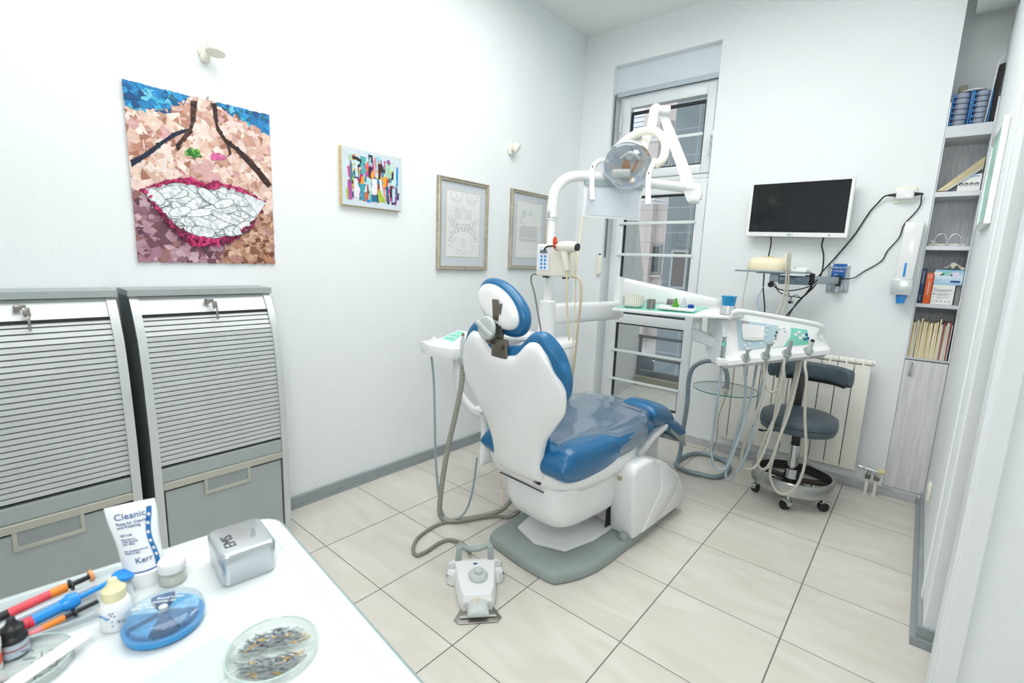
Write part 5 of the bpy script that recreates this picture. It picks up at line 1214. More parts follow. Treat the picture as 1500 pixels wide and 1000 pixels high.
for x in (-.106, -.064):
    b = MB().cyl((x, 3.41, .098), (x, 3.41, .122), .015, n=6); b.build('nut', M['steel'], VV)
    MB().cyl((x, 3.41, .0), (x, 3.41, .10), .0085).build('pipe', M['rad'], VV); MB().lathe([(0, 0), (.018, 0), (.016, .004), (0, .005)], (x, 3.41, 0)).build('floor_collar', M['lgrey'], VV)
MB().lathe([(0, 0), (.015, 0), (.0165, .005), (.0165, .03), (.012, .034), (0, .034)], (-.062, 3.403, .158), (1, 0, -.05)).build('valve_knob', mat('knob_cream', '#ddd3a6', .4), VV)

# ================================================================== GLASS TABLE WITH TUBE STAND
GT = thing('tube_side_table', 'small round glass table on a bent blue-grey tube stand', 'side table', (-.92, 3.07, 0))
MB().tube([(-.90, 2.93, .016), (-.98, 2.915, .016), (-1.05, 2.945, .016), (-1.085, 3.02, .016), (-1.08, 3.16, .016), (-1.04, 3.26, .016), (-.93, 3.29, .016), (-.82, 3.22, .016), (-.79, 3.08, .016), (-.82, 2.96, .016)], .014, n=12, sub=8, closed=True).build('base_loop', M['tube'], GT, sharp=80)
MB().tube([(-1.083, 3.03, .018), (-1.08, 3.05, .09), (-1.077, 3.05, .221), (-1.068, 3.05, .412), (-1.073, 3.05, .565), (-1.052, 3.05, .65), (-.991, 3.05, .698), (-.922, 3.05, .709), (-.863, 3.05, .678), (-.840, 3.05, .61), (-.844, 3.05, .562)], .014, n=12, sub=8).build('upright_tube', M['tube'], GT, sharp=80)
MB().lathe([(0, 0), (.188, 0), (.188, .006), (0, .006)], (-.845, 3.05, .548), n=64).build('glass_top', M['glass'], GT, flat=True)
MB().lathe([(.1882, .0), (.189, .003), (.1882, .006)], (-.845, 3.05, .548), n=64).build('glass_edge', M['gedge'], GT)
MB().lathe([(0, 0), (.024, 0), (.018, .012), (0, .013)], (-.844, 3.05, .554)).build('fixing', M['steel'], GT)

# ================================================================== TV, SHELF BRACKET AND CABLES
TV = thing('monitor', 'white-framed flat screen monitor mounted on the back wall', 'monitor', (-.655, 3.44, 1.48))
A_, B_ = Vector((-.928, 3.425, 0)), Vector((-.378, 3.40, 0))
dv = (B_-A_); nv_ = Vector((dv.y, -dv.x, 0)).normalized(); zt0, zt1, zb0, zb1 = 1.822, 1.818, 1.492, 1.478
def tvp(s, t_, d_): return A_+dv*s+nv_*d_+Vector((0, 0, (zb0+(zb1-zb0)*s)*(1-t_)+(zt0+(zt1-zt0)*s)*t_))
def tvslab(s0, s1, t0, t1, d0, d1, bev=0):
    return [[tvp(s, t_, d0) for s, t_ in ((s0, t0), (s1, t0), (s1, t1), (s0, t1))], [tvp(s, t_, d1) for s, t_ in ((s0, t0), (s1, t0), (s1, t1), (s0, t1))]]
MB().rings(tvslab(.1, .9, .1, .9, -.03, -.005)).rings(tvslab(0, 1, 0, 1, -.012, .018)).build('casing', M['white'], TV, flat=True)
MB().rings(tvslab(.028, .972, .075, .955, .018, .0185)).build('screen', M['screen'], TV, flat=True)
MB().rings(tvslab(.35, .65, .35, .65, -.10, -.03)).build('wall_mount', M['black'], TV, flat=True)
p = tvp(.43, .018, .0188); text('screen_lettering', 'TESLA', .013, M['print'], TV, p, dv, (0, 0, 1))
MB().box(tvp(.84, .035, .019), (.006, .002, .006)).build('power_light', M['inkb'], TV, flat=True)
WB = thing('wall_bracket_shelf', 'grey jointed wall bracket arm carrying a small flat shelf', 'wall bracket', (-.40, YB, 1.16))
MB().prism([(-.458, 1.325), (-.352, 1.325), (-.345, 1.165), (-.458, 1.160)], YB-.008, YB, lambda p, s: (p[0], s, p[1]), .003).build('wall_plate', M['galv'], WB, flat=True)
b = MB()
for x, z in ((-.445, 1.31), (-.365, 1.31), (-.445, 1.178), (-.36, 1.178)): b.lathe([(0, 0), (.007, 0), (.005, .004), (0, .005)], (x, YB-.008, z), (0, -1, 0), n=10)
b.build('bolts', M['steel'], WB)
MB().cyl((-.40, YB-.035, 1.165), (-.40, YB-.035, 1.215), .022).box((-.40, YB-.02, 1.19), (.06, .03, .04), .004).build('pivot', M['galv'], WB)
MB().tube([(-.395, 3.43, 1.236), (-.45, 3.39, 1.233), (-.512, 3.34, 1.23)], .001, smooth=False).box((-.452, 3.39, 1.232), (.145, .02, .045), .009, rot=Matrix.Rotation(.62, 3, 'Z')).build('outer_arm', M['galv'], WB)
MB().cyl((-.395, 3.435, 1.20), (-.395, 3.435, 1.262), .014).build('joint', M['black'], WB)
MB().cyl((-.515, 3.335, 1.20), (-.515, 3.335, 1.268), .014).box((-.535, 3.33, 1.235), (.03, .03, .045), .004).build('joint', M['black'], WB)
MB().box((-.60, 3.285, 1.225), (.16, .02, .052), .004, rot=Matrix.Rotation(.42, 3, 'Z')).build('inner_arm', mat('arm_blue_grey', '#7b8a98', .25, .6, var=.3, scale=60), WB)
MB().box((-.69, 3.23, 1.235), (.05, .05, .05), .006).box((-.70, 3.22, 1.262), (.16, .12, .008), .001).build('shelf_support', M['galv'], WB, flat=True)
MB().box((-.70, 3.22, 1.270), (.37, .24, .010), .003).build('shelf_plate', mat('shelf_grey', '#8f9ba3', .4, .3), WB)
CARD = t = thing('blue_card', 'bright blue card with white handwritten letters stuck on the bracket plate', 'card', (-.405, YB-.018, 1.235))
MB().prism([(-.442, 1.240), (-.372, 1.243), (-.365, 1.332), (-.432, 1.330)], YB-.020, YB-.018, lambda p, s: (p[0], s-.1*(p[1]-1.24), p[1])).build('card_sheet', mat('card_blue', '#1762ad', .5), t, flat=True)
for k, s_ in enumerate(('(Biblioteka)', '( WORK', 'GO')): text('lettering', ['OBeven-TEL', '( WORK )', 'CR'][k], .014, M['paper'], t, (-.433+.004*k, YB-.0235-.1*(.065-.02*k), 1.305-.021*k), (1, 0, 0), (0, -.1, 1))
t = thing('ultrasonic_scaler', 'cream rounded scaler device standing on the bracket shelf', 'device', (-.725, 3.19, 1.275))
MB().rings([srect(-.725, 3.19, .105, .075, 1.276, e=3), srect(-.725, 3.19, .108, .078, 1.285, e=3), srect(-.725, 3.19, .105, .076, 1.32, e=3), srect(-.725, 3.192, .098, .07, 1.338, e=3), srect(-.73, 3.2, .075, .05, 1.350, e=2.6), srect(-.73, 3.2, .05, .03, 1.353, e=2.4)]).build('housing', mat('scaler_cream', '#efe3c3', .35, var=.02), t, sharp=60)
MB().lathe([(0, 0), (.032, 0), (.030, .006), (.012, .008), (0, .008)], (-.73, 3.2, 1.350)).build('dial', mat('dial_amber', '#e0bd8a', .35), t)
MB().box((-.622, 3.17, 1.325), (.028, .05, .10), .008).build('handpiece_cradle', M['cream'], t)
b = MB().box((-.555, 3.17, 1.282), (.085, .12, .013), .002).box((-.548, 3.17, 1.293), (.06, .10, .008), .002, rot=Matrix.Rotation(.3, 3, 'Z')); centred('paper_packets', b, M['paper'], 'flat pale packets lying on the right end of the bracket shelf', 'packet')
t = thing('wall_socket', 'white wall socket with a plugged-in double adapter', 'socket', (-.15, YB, 1.665))
MB().box((-.152, YB-.004, 1.712), (.096, .010, .086), .008, 3).build('socket_plate', M['ivory'], t)
MB().box((-.152, YB-.026, 1.712), (.078, .040, .050), .008, 3).build('adapter', M['white'], t)
for sx in (-1, 1): MB().cyl((-.152+sx*.039, YB-.03, 1.712), (-.152+sx*.075, YB-.03, 1.712), .010, .005).build('plug', M['black'], t)
def blk(name, pts, label, r=.0042, m=None, **k): return cord(name, pts, r, m or M['black'], label, 'cable', **k)
blk('power_cable', [(-.228, 3.455, 1.712), (-.245, 3.46, 1.705), (-.268, 3.47, 1.673), (-.302, 3.475, 1.621), (-.353, 3.475, 1.502), (-.418, 3.475, 1.389), (-.48, 3.46, 1.290), (-.506, 3.36, 1.215), (-.53, 3.30, 1.15), (-.57, 3.28, 1.08), (-.62, 3.25, .99), (-.64, 3.2, .9)], 'black cable running from the socket diagonally down past the bracket arm')
blk('power_cable', [(-.076, 3.455, 1.712), (-.082, 3.465, 1.70), (-.08, 3.475, 1.66), (-.095, 3.478, 1.62), (-.136, 3.478, 1.554), (-.148, 3.478, 1.484), (-.189, 3.478, 1.412), (-.211, 3.478, 1.352), (-.286, 3.478, 1.289), (-.325, 3.47, 1.253), (-.38, 3.455, 1.245), (-.45, 3.46, 1.248)], 'thin black cable from the socket curling right and down to the blue card', .003)
blk('monitor_cable', [(-.79, 3.44, 1.50), (-.782, 3.44, 1.45), (-.775, 3.40, 1.40), (-.765, 3.34, 1.35)], 'short black cable dropping from the left of the monitor to the cream device')
blk('monitor_cable', [(-.50, 3.44, 1.49), (-.506, 3.45, 1.435), (-.49, 3.45, 1.38), (-.485, 3.45, 1.30), (-.492, 3.43, 1.24), (-.515, 3.40, 1.18), (-.57, 3.36, 1.106), (-.607, 3.32, 1.01), (-.62, 3.28, .9)], 'black cable dropping from the right of the monitor behind the bracket')
blk('shelf_cable', [(-.768, 3.3, 1.265), (-.762, 3.3, 1.167), (-.745, 3.28, 1.10), (-.727, 3.25, 1.027), (-.72, 3.2, .9)], 'black cable hanging below the left part of the bracket shelf')
blk('tangled_cable', [(-.70, 3.25, 1.21), (-.69, 3.28, 1.175), (-.63, 3.30, 1.160), (-.56, 3.30, 1.175), (-.51, 3.31, 1.20), (-.485, 3.33, 1.235)], 'black tangled cable looping under the bracket arm, uppermost loop', .0036)
blk('tangled_cable', [(-.69, 3.26, 1.20), (-.671, 3.28, 1.153), (-.62, 3.30, 1.13), (-.591, 3.3, 1.128), (-.54, 3.3, 1.13), (-.503, 3.32, 1.193)], 'black tangled cable sagging lower under the bracket arm', .003)
b = MB().tube([(-.62, 3.27, 1.16), (-.60, 3.27, 1.12), (-.585, 3.27, 1.09), (-.61, 3.27, 1.10), (-.58, 3.27, 1.14), (-.555, 3.27, 1.13)], .002, n=6).lathe([(0, -.012), (.008, -.006), (.008, .006), (0, .012)], (-.60, 3.262, 1.095), (1, 0, .3)); centred('cable_loop', b, M['black'], 'small loop of thin black wire with a plug under the bracket', 'cable', sharp=80)
b = MB().lathe([(0, -.012), (.016, -.01), (.018, 0), (.016, .01), (0, .012)], (-.70, 3.2, 1.195), (0, -1, 0), n=12); b.build('knob', M['black'], WB)
blk('white_wire', [(-.835, 3.2, 1.265), (-.84, 3.2, 1.18), (-.845, 3.2, 1.09), (-.838, 3.2, 1.0), (-.84, 3.2, .9)], 'thin grey wire hanging from the far left edge of the shelf', .002, M['hose_w'])
blk('blue_wire', [(-.735, 3.2, 1.19), (-.752, 3.2, 1.14), (-.763, 3.2, 1.089), (-.748, 3.2, 1.04), (-.735, 3.2, .96)], 'thin light blue wire hanging under the bracket shelf', .0018, mat('wire_blue', '#7db4e3', .4))
blk('scaler_hose', [(-.618, 3.14, 1.37), (-.612, 3.10, 1.36), (-.603, 3.10, 1.199), (-.606, 3.08, 1.10), (-.615, 3.0, 1.02), (-.62, 2.92, .93)], 'grey-beige hose falling from the scaler cradle, left of the pair', .005, mat('hose_beige', '#bdb9a9', .45))
blk('scaler_hose', [(-.608, 3.14, 1.37), (-.600, 3.10, 1.36), (-.590, 3.10, 1.2), (-.588, 3.08, 1.10), (-.586, 3.0, 1.02), (-.586, 2.92, .93)], 'grey-beige hose falling from the scaler cradle, right of the pair', .005, mat('hose_beige2', '#b5b1a1', .45))
blk('floor_wire', [(-.90, 3.25, .75), (-.905, 3.25, .6), (-.90, 3.26, .45), (-.93, 3.27, .3), (-.93, 3.28, .15), (-.95, 3.28, .02), (-.92, 3.25, .006), (-.87, 3.29, .006), (-.90, 3.33, .006), (-.86, 3.36, .006)], 'thin dark wire dangling behind the glass table to a coil on the floor', .0022, mat('wire_brown', '#6f675c', .5))

# soap / towel dispenser
DP = thing('soap_dispenser', 'tall white wall dispenser with blue nozzle and steel lever', 'dispenser', (-.09, YB, 1.13))
MB().prism([(-.134, 1.255), (-.058, 1.258), (-.048, 1.562), (-.128, 1.562)], YB-.085, YB-.001, lambda p, s: (p[0], s, p[1]), .004).build('housing', M['white'], DP, sharp=30)
MB().bx(-.102, -.092, YB-.0875, YB-.084, 1.27, 1.345, .003).build('level_window', M['bluep'], DP)
MB().box((-.098, YB-.075, 1.215), (.092, .06, .085), .004).build('lever_plate', mat('lever_steel', '#cfd3d4', .3, .5), DP)
MB().prism([(-.118, 1.172), (-.070, 1.172), (-.076, 1.128), (-.112, 1.124)], YB-.08, YB-.035, lambda p, s: (p[0], s, p[1]), .004).build('nozzle', M['bluep'], DP)
# ================================================================== NICHE WITH SHELVES
NX0, NX1, NY = -.033, .155, 3.735
def woodgrain(name, c1, c2, sc=(60, 60, 3)):
    m = bpy.data.materials.new(name); m.use_nodes = True; N = m.node_tree.nodes; L = m.node_tree.links; b = N['Principled BSDF']
    tc = N.new('ShaderNodeTexCoord'); mp = N.new('ShaderNodeMapping'); mp.inputs['Scale'].default_value = sc
    n = N.new('ShaderNodeTexNoise'); n.inputs['Scale'].default_value = 3; n.inputs['Detail'].default_value = 6; n.inputs['Distortion'].default_value = .6
    L.new(tc.outputs['Object'], mp.inputs[0]); L.new(mp.outputs[0], n.inputs['Vector']); r = N.new('ShaderNodeValToRGB')
    r.color_ramp.elements[0].position = .35; r.color_ramp.elements[1].position = .65
    r.color_ramp.elements[0].color = lin(c1); r.color_ramp.elements[1].color = lin(c2); L.new(n.outputs['Fac'], r.inputs[0]); L.new(r.outputs[0], b.inputs['Base Color'])
    b.inputs['Roughness'].default_value = .5; return m
M['nwood'] = woodgrain('grey_wood_decor', '#ccd1d8', '#eceff3'); M['dwood'] = woodgrain('door_wood_decor', '#d2d2d4', '#e4e4e4', (22, 22, 1.6))
NC = thing('niche_shelving', 'narrow grey wood-effect shelving with a low cupboard set into the wall niche', 'shelf unit', ((NX0+NX1)/2, 3.6, .052))
MB().bx(NX0+.001, NX1-.001, NY-.012, NY, .06, 2.16).build('back_panel', M['nwood'], NC, flat=True)
for a, b_ in ((NX0+.001, NX0+.007), (NX1-.007, NX1-.001)):
    MB().bx(a, b_, 3.489, NY-.012, .06, 2.17).build('side_panel', M['nwood'], NC, flat=True)
shz = [(2.052, .058), (1.722, .026), (1.441, .022), (1.130, .020), (.828, .012)]
M['shelf'] = mat('shelf_edge_silver', '#cfd2d6', .35, .2, var=.03)
for z, t_ in shz: MB().bx(NX0+.007, NX1-.007, 3.487, NY-.012, z-t_, z, .001).build('shelf', M['shelf'], NC, flat=True)
dd_ = MB().bx(NX0+.004, NX1-.004, 3.483, 3.500, .056, .812, .001).build('door', M['dwood'], NC, flat=True)
MB().tube([(.0, 3.482, .795), (.0, 3.468, .785), (-.001, 3.465, .765), (-.001, 3.468, .742), (-.001, 3.482, .732)], .005, n=10).box((0, 3.478, .797), (.016, .008, .012), .003).box((-.001, 3.478, .73), (.016, .008, .012), .003).build('door_handle', M['aluh'], dd_)
MB().bx(NX0, NX1, 3.4845, 3.487, .812, .817).build('door_gap', M['dark'], NC, flat=True)

# shelf 1: two blue racks of clear round boxes, foam, bottle
M['rackb'] = mat('rack_blue', '#1478c0', .35); M['disc'] = glass_mat('disc_clear', '#c3cfdf', .10, .08, .55)
def rack(x, w_, label):
    t = thing('disc_rack', label, 'organiser', (x+w_/2, 3.55, 2.052), group='blue racks of round boxes')
    b = MB().bx(x, x+.005, 3.51, 3.585, 2.053, 2.221, .001); b.build('rack_side', M['rackb'], t); MB().bx(x+w_-.005, x+w_, 3.51, 3.585, 2.053, 2.221, .001).build('rack_side', M['rackb'], t)
    MB().bx(x, x+w_, 3.58, 3.587, 2.053, 2.223).build('rack_back', M['rackb'], t, flat=True)
    MB().bx(x+.004, x+w_-.004, 3.512, 3.58, 2.053, 2.057).build('rack_base', M['rackb'], t, flat=True)
    for k in range(6):
        z = 2.059+k*.0268
        MB().lathe([(0, 0), (w_/2-.008, 0), (w_/2-.006, .003), (w_/2-.006, .0215), (w_/2-.010, .0240), (0, .0240)], (x+w_/2, 3.545, z), n=28).build('round_box', M['disc'], t)
        MB().bx(x+.001, x+.012, 3.508, 3.513, z+.004, z+.012).build('hinge_tab', M['rackb'], t, flat=True)
rack(-.024, .075, 'left blue rack stacked with six clear round boxes on the top niche shelf'); rack(.055, .072, 'right blue rack stacked with six clear round boxes beside the dark foam block')
b = MB().box((.010, 3.63, 2.168), (.036, .022, .230), .008); centred('small_bottle', b, mat('bottle_olive', '#a5a187', .3), 'flat olive bottle with pale cap behind the left blue rack', 'bottle')
b = MB().lathe([(0, 0), (.045, 0), (.047, .004), (0, .005)], (.055, 3.545, 2.2245), (0, 0, 1), sy=.7); centred('oval_lid', b, M['paper'], 'white oval lid with black rim lying on top of the blue racks', 'lid')
b = MB().prism([(.120, 2.053), (.146, 2.053), (.152, 2.335), (.130, 2.328)], 3.52, 3.60, lambda p, s: (p[0], s, p[1]), .002); centred('foam_block', b, mat('charcoal_foam', '#3a3837', .9, var=.3, scale=120, bump=.5, bscale=300), 'dark charcoal foam strip standing upright at the right of the top shelf', 'foam strip')
b = MB().prism([(.112, 2.053), (.117, 2.053), (.129, 2.335), (.142, 2.372), (.122, 2.338)], 3.505, 3.515, lambda p, s: (p[0], s, p[1])); centred('clear_sleeve', b, glass_mat('sleeve', '#f2f6f8', .15, .1, .35), 'translucent plastic sleeve leaning against the dark foam strip', 'sleeve')
# shelf 2
R = random.Random(2)
for k in range(8):
    th = .0036; a = math.radians(44-.6*k)
    ox = -.020+k*.0054; ln = (.143-ox)/math.cos(a); c, s_ = math.cos(a), math.sin(a)
    pts = [(0, 0), (ln, 0), (ln, th), (0, th)]
    P_ = [(ox+x*c-y*s_, 1.7225+.0045+x*s_+y*c) for x, y in pts]
    b = MB().prism(P_, 3.50+R.uniform(0, .004), 3.60, lambda p, s: (p[0], s, p[1]))
    centred('record_card', b, M['manila'] if k < 6 else M['lgrey'], 'cream record cards leaning as a diagonal stack on the second niche shelf' if k < 6 else 'grey folder under the diagonal stack of cream cards', 'card', 'leaning record cards' if k < 6 else 'leaning grey folders', flat=True)
t = thing('alginate_box', 'white box printed with four round tooth symbols on the second niche shelf', 'box', (.105, 3.56, 1.7225))
MB().box((.100, 3.56, 1.7645), (.088, .10, .082), .001).build('carton', M['paper'], t, flat=True)
for k in range(4):
    MB().lathe([(0, 0), (.0085, 0), (.0085, .0006), (0, .0006)], (.069+k*.020, 3.5098, 1.757), (0, -1, 0), n=18).build('round_symbol', mat('symbol_dark', '#555b60', .6), t, flat=True)
    MB().lathe([(0, 0), (.0045, 0), (.0045, .0004), (0, .0004)], (.069+k*.020, 3.5090, 1.755), (0, -1, 0), n=12, sy=.7).build('symbol_centre', M['paper'], t, flat=True)
MB().bx(.09, .135, 3.5093, 3.51, 1.794, 1.798).build('title_line', M['bluep'], t, flat=True)
# shelf 3
for k, x in enumerate((.028, .085)):
    t = thing('chrome_hoop_stand', ('left' if k == 0 else 'right')+' chrome double hoop of the pair on the third niche shelf', 'holder', (x, 3.54, 1.441))
    for y in (3.525, 3.54, 3.555): MB().tube([(x-.024, y, 1.445), (x-.024, y, 1.474), (x-.015, y, 1.497), (x, y, 1.506), (x+.015, y, 1.497), (x+.024, y, 1.474), (x+.024, y, 1.445)], .0022, n=8).build('hoop', M['chrome'], t, sharp=80)
b = MB().box((.055, 3.56, 1.4485), (.15, .06, .013), .004); b.box((.0, 3.57, 1.462), (.035, .05, .016), .006, rot=Matrix.Rotation(.5, 3, 'Y')); centred('gauze_pads', b, mat('gauze', '#e7e4da', .85), 'flat pad of off-white gauze under the chrome hoops', 'gauze')
# shelf 4
def book(x0, w_, h, m, label, name='book'):
    t = thing(name, label, 'book', (x0+w_/2, 3.56, 1.130)); MB().bx(x0, x0+w_, 3.50, 3.64, 1.1305, 1.1305+h, .0015).build('cover', m, t); MB().bx(x0+.002, x0+w_-.002, 3.503, 3.643, 1.1305+h-.0045, 1.1305+h+.0005).build('pages', M['paper'], t, flat=True); return t
t = book(-.026, .022, .190, mat('book_navy', '#17395f', .4), 'tall navy blue book at the left of the fourth niche shelf')
text('spine_lettering', 'Dental & Endo', .011, M['palebl'], t, (-.0185, 3.4992, 1.305), (0, 0, -1), (1, 0, 0)); text('spine_lettering', 'Forum', .010, M['palebl'], t, (-.0185, 3.4992, 1.175), (0, 0, -1), (1, 0, 0))
t = book(-.002, .030, .166, mat('book_orange', '#e8632a', .4), 'orange book with white spine lettering next to the navy one')
text('spine_lettering', 'Vademecum',    .015, M['paper'], t, (.017, 3.4992, 1.178), (0, 0, 1), (-1, 0, 0)); MB().lathe([(.0065, 0), (.0085, 0), (.0085, .0005), (.0065, .0005)], (.013, 3.4995, 1.278), (0, -1, 0), n=20).build('spine_emblem', M['paper'], t, flat=True)
t = thing('white_carton', 'white printed carton under the glove box', 'box', (.078, 3.56, 1.1305)); MB().bx(.031, .122, 3.505, 3.62, 1.1305, 1.2355, .001).build('carton', M['paper'], t, flat=True)
for k, (x, z, w_, h) in enumerate([(.036, 1.198, .012, .002), (.036, 1.193, .075, .0015), (.036, 1.189, .078, .0015), (.036, 1.185, .06, .0015), (.038, 1.172, .008, .006), (.052, 1.176, .06, .0013), (.052, 1.172, .05, .0013), (.052, 1.168, .04, .0013), (.037, 1.160, .008, .0015), (.052, 1.161, .055, .0013), (.052, 1.155, .03, .0013), (.036, 1.143, .008, .0022), (.053, 1.142, .008, .004), (.070, 1.142, .008, .004), (.087, 1.142, .008, .003), (.104, 1.142, .008, .003)]):
    MB().bx(x, x+w_, 3.5043, 3.505, 1.1305+(z-1.1305)*1.26, 1.1305+(z-1.1305)*1.26+h).build('printed_line', M['ink'] if k != 4 else M['print'], t, flat=True)
def glovemat():
    m = bpy.data.materials.new('glove_box_print'); m.use_nodes = True; N = m.node_tree.nodes; L = m.node_tree.links; b = N['Principled BSDF']
    tc = N.new('ShaderNodeTexCoord'); sp = N.new('ShaderNodeSeparateXYZ'); L.new(tc.outputs['Generated'], sp.inputs[0]); r = N.new('ShaderNodeValToRGB')
    r.color_ramp.elements[0].color = lin('#9cc9e8'); r.color_ramp.elements[1].color = lin('#7fbfe0'); e = r.color_ramp.elements.new(.55); e.color = lin('#dcecf7')
    L.new(sp.outputs['Z'], r.inputs[0]); L.new(r.outputs[0], b.inputs['Base Color']); b.inputs['Roughness'].default_value = .4; return m
t = thing('glove_box', 'pale blue glove box with green and white hands printed on it', 'box', (.085, 3.56, 1.2360)); MB().bx(.031, .146, 3.505, 3.62, 1.2360, 1.3160, .001).build('carton', glovemat(), t, flat=True)
def hand(x, z, sx, m):
    P_ = [(0, 0), (.018, .006), (.024, -.004), (.020, -.022), (.016, -.012), (.013, -.026), (.009, -.013), (.004, -.027), (.002, -.012), (-.005, -.022), (-.004, -.008), (-.012, -.012), (-.008, .004)]
    MB().poly([(x+p[0]*sx, 3.5043, z+p[1]) for p in P_]).build('printed_hand', m, t, flat=True)
hand(.050, 1.303, -1, M['paper']); hand(.072, 1.306, 1, M['teal']); hand(.105, 1.302, 1, mat('hand_pink', '#e6dfee', .5))
MB().bx(.098, .136, 3.5040, 3.505, 1.250, 1.260).build('brand_bar', M['print'], t, flat=True); MB().lathe([(.011, 0), (.012, 0), (.012, .0005), (.011, .0005)], (.050, 3.5045, 1.262), (0, -1, 0), sy=.4, n=24).build('oval_mark', M['ink'], t, flat=True)
b = MB(); R = random.Random(9)
b.grid(lambda u, v: (.065+.075*u+.008*math.sin(9*v), 3.53+.05*v, 1.3175+.028*math.sin(PI*u)*abs(math.sin(7*u+3*v))+.012*math.sin(PI*v)*math.cos(13*u)**2+.001), 24, 12)
centred('crumpled_glove', b, mat('latex', '#e9e6d2', .6), 'crumpled cream latex glove lying on top of the glove box', 'glove', sharp=30)
b = MB().bx(.126, .146, 3.52, 3.62, 1.1305, 1.2345, .001); centred('grey_carton', b, mat('grey_card', '#8f918f', .6), 'narrow grey carton at the right end behind the white carton', 'box', flat=True)
# shelf 5: patient record folders
R = random.Random(21); x = -.025; k = 0; proto = {}
fm = [M['manila'], mat('folder_cream', '#efe5c6', .7, var=.06), mat('folder_tan', '#d9c58f', .7, var=.08), mat('folder_white', '#e9ebe8', .7), mat('folder_grey', '#c3c6c4', .7), mat('folder_navy', '#3b4a6b', .6), mat('folder_rose', '#b5545e', .6)]
while x < .140:
    w_ = R.uniform(.0035, .0062); i = 5 if k == 4 else 3 if k in (2, 25) else 6 if k in (23, 28) else R.choice((0, 0, 1, 1, 2, 0, 4 if k > 20 else 1)); h = R.uniform(.188, .208) if k not in (7, 20) else .222; le = R.uniform(-.002, .003)
    b = MB().prism([(x, .8285), (x+w_, .8285), (x+w_+le, .8285+h), (x+le, .8285+h*R.uniform(.985, 1))], 3.492+R.uniform(0, .006), 3.66, lambda p, s: (p[0], s, p[1]))
    lab = {0: 'manila', 1: 'cream', 2: 'tan', 3: 'white', 4: 'grey', 5: 'navy', 6: 'rose red'}[i]
    centred('record_folder', b, fm[i], lab+' patient record folder in the tight row on the lowest open niche shelf', 'folder', lab+' record folders in the row', flat=True)
    x += w_+.0008; k += 1
# fuse box at the top of the niche
t = thing('fuse_box', 'pale grey box with a dark window high up in the niche corner', 'electrical box', (.075, 3.40, 2.56))
MB().bx(.005, .153, 3.30, 3.48, 2.572, 2.92, .004).build('housing', M['lgrey'], t, sharp=30); MB().bx(.018, .153, 3.294, 3.30, 2.595, 2.92, .002).build('cover', M['upvc'], t); MB().bx(.060, .11, 3.290, 3.294, 2.625, 2.645).build('dark_window', M['dark'], t, flat=True)
# framed picture on the right wall, seen edge-on
t = thing('edge_on_picture', 'white-framed teal picture on the right wall seen almost edge-on', 'framed print', (XR, 2.82, 1.47))
b = MB(); y0, y1, z0, z1 = 2.60, 3.05, 1.485, 1.872
b.bx(XR-.020, XR-.001, y0, y0+.025, z0, z1, .001).bx(XR-.020, XR-.001, y1-.025, y1, z0, z1, .001).bx(XR-.020, XR-.001, y0+.025, y1-.025, z0, z0+.025).bx(XR-.020, XR-.001, y0+.025, y1-.025, z1-.025, z1); b.build('frame', M['white'], t, flat=True)
MB().bx(XR-.014, XR-.004, y0+.02, y1-.02, z0+.02, z1-.02).build('print', mat('print_teal', '#a8d8cb', .4, var=.3, scale=6), t, flat=True)
t = thing('wall_switch', 'small cream wall fitting low on the right wall near the cupboard', 'switch', (XR, 3.0, .22))
MB().box((XR-.007, 2.97, .265), (.014, .055, .085), .006, 3).build('plate', M['ivory'], t); MB().box((XR-.015, 2.97, .285), (.006, .03, .03), .002).build('rocker', mat('rocker_cream', '#dfdcc4', .4), t)
# ================================================================== FOREGROUND TABLE
TZ = .78; TR = math.radians(-5.5)
TB = thing('instrument_table', 'white instrument table with rounded corner in the near left foreground', 'table', (-.897, .375, 0), TR)
TM = wm(TB)
def rrect(x0, x1, y0, y1, r, z, n=8):
    o = []
    for cx, cy, a0 in ((x1-r, y1-r, 0), (x0+r, y1-r, PI/2), (x0+r, y0+r, PI), (x1-r, y0+r, 1.5*PI)):
        for k in range(n+1): a = a0+PI/2*k/n; o.append((cx+r*math.cos(a), cy+r*math.sin(a), z))
    return o
M['dishg'] = glass_mat('dish_glass', '#fbfdfc', .05, .02, .03)
M['table'] = mat('table_white', '#dfe5e6', .25, var=.01, coat=.4); M['rimg'] = mat('table_rim', '#8da3a3', .2, var=.03)
MB().rings([rrect(0, .62, -.95, 0, .045, z) for z in (TZ-.03, TZ-.004)]+[rrect(.003, .617, -.947, -.003, .042, TZ-.0005)]+[rrect(.012, .608, -.938, -.012, .035, TZ-.0005)]).build('top_frame', M['rimg'], TB, world=False, sharp=30)
MB().rings([rrect(.006, .614, -.944, -.006, .04, TZ-.006), rrect(.006, .614, -.944, -.006, .04, TZ)]).build('table_top', M['table'], TB, world=False, sharp=30)
b = MB().rings([rrect(.030, .59, -.92, -.030, .02, TZ+.0002), rrect(.0315, .5885, -.9185, -.0315, .02, TZ+.0006), rrect(.033, .587, -.917, -.033, .02, TZ+.0002)], False, False); b.build('inset_line', mat('inset_line', '#c7d6d8', .3), TB, world=False)
for x, y in ((.04, -.05), (.58, -.05), (.04, -.90), (.58, -.90)):
    MB().bx(x-.015, x+.015, y-.015, y+.015, .05, TZ-.03, .004).build('leg', M['white'], TB, world=False); MB().lathe([(0, 0), (.02, 0), (.02, .03), (.012, .05), (0, .05)], (x, y, 0)).build('caster', M['black'], TB, world=False)
MB().rings([rrect(.02, .60, -.93, -.02, .03, z) for z in (.28, .30)]).build('lower_shelf', M['table'], TB, world=False, sharp=30)

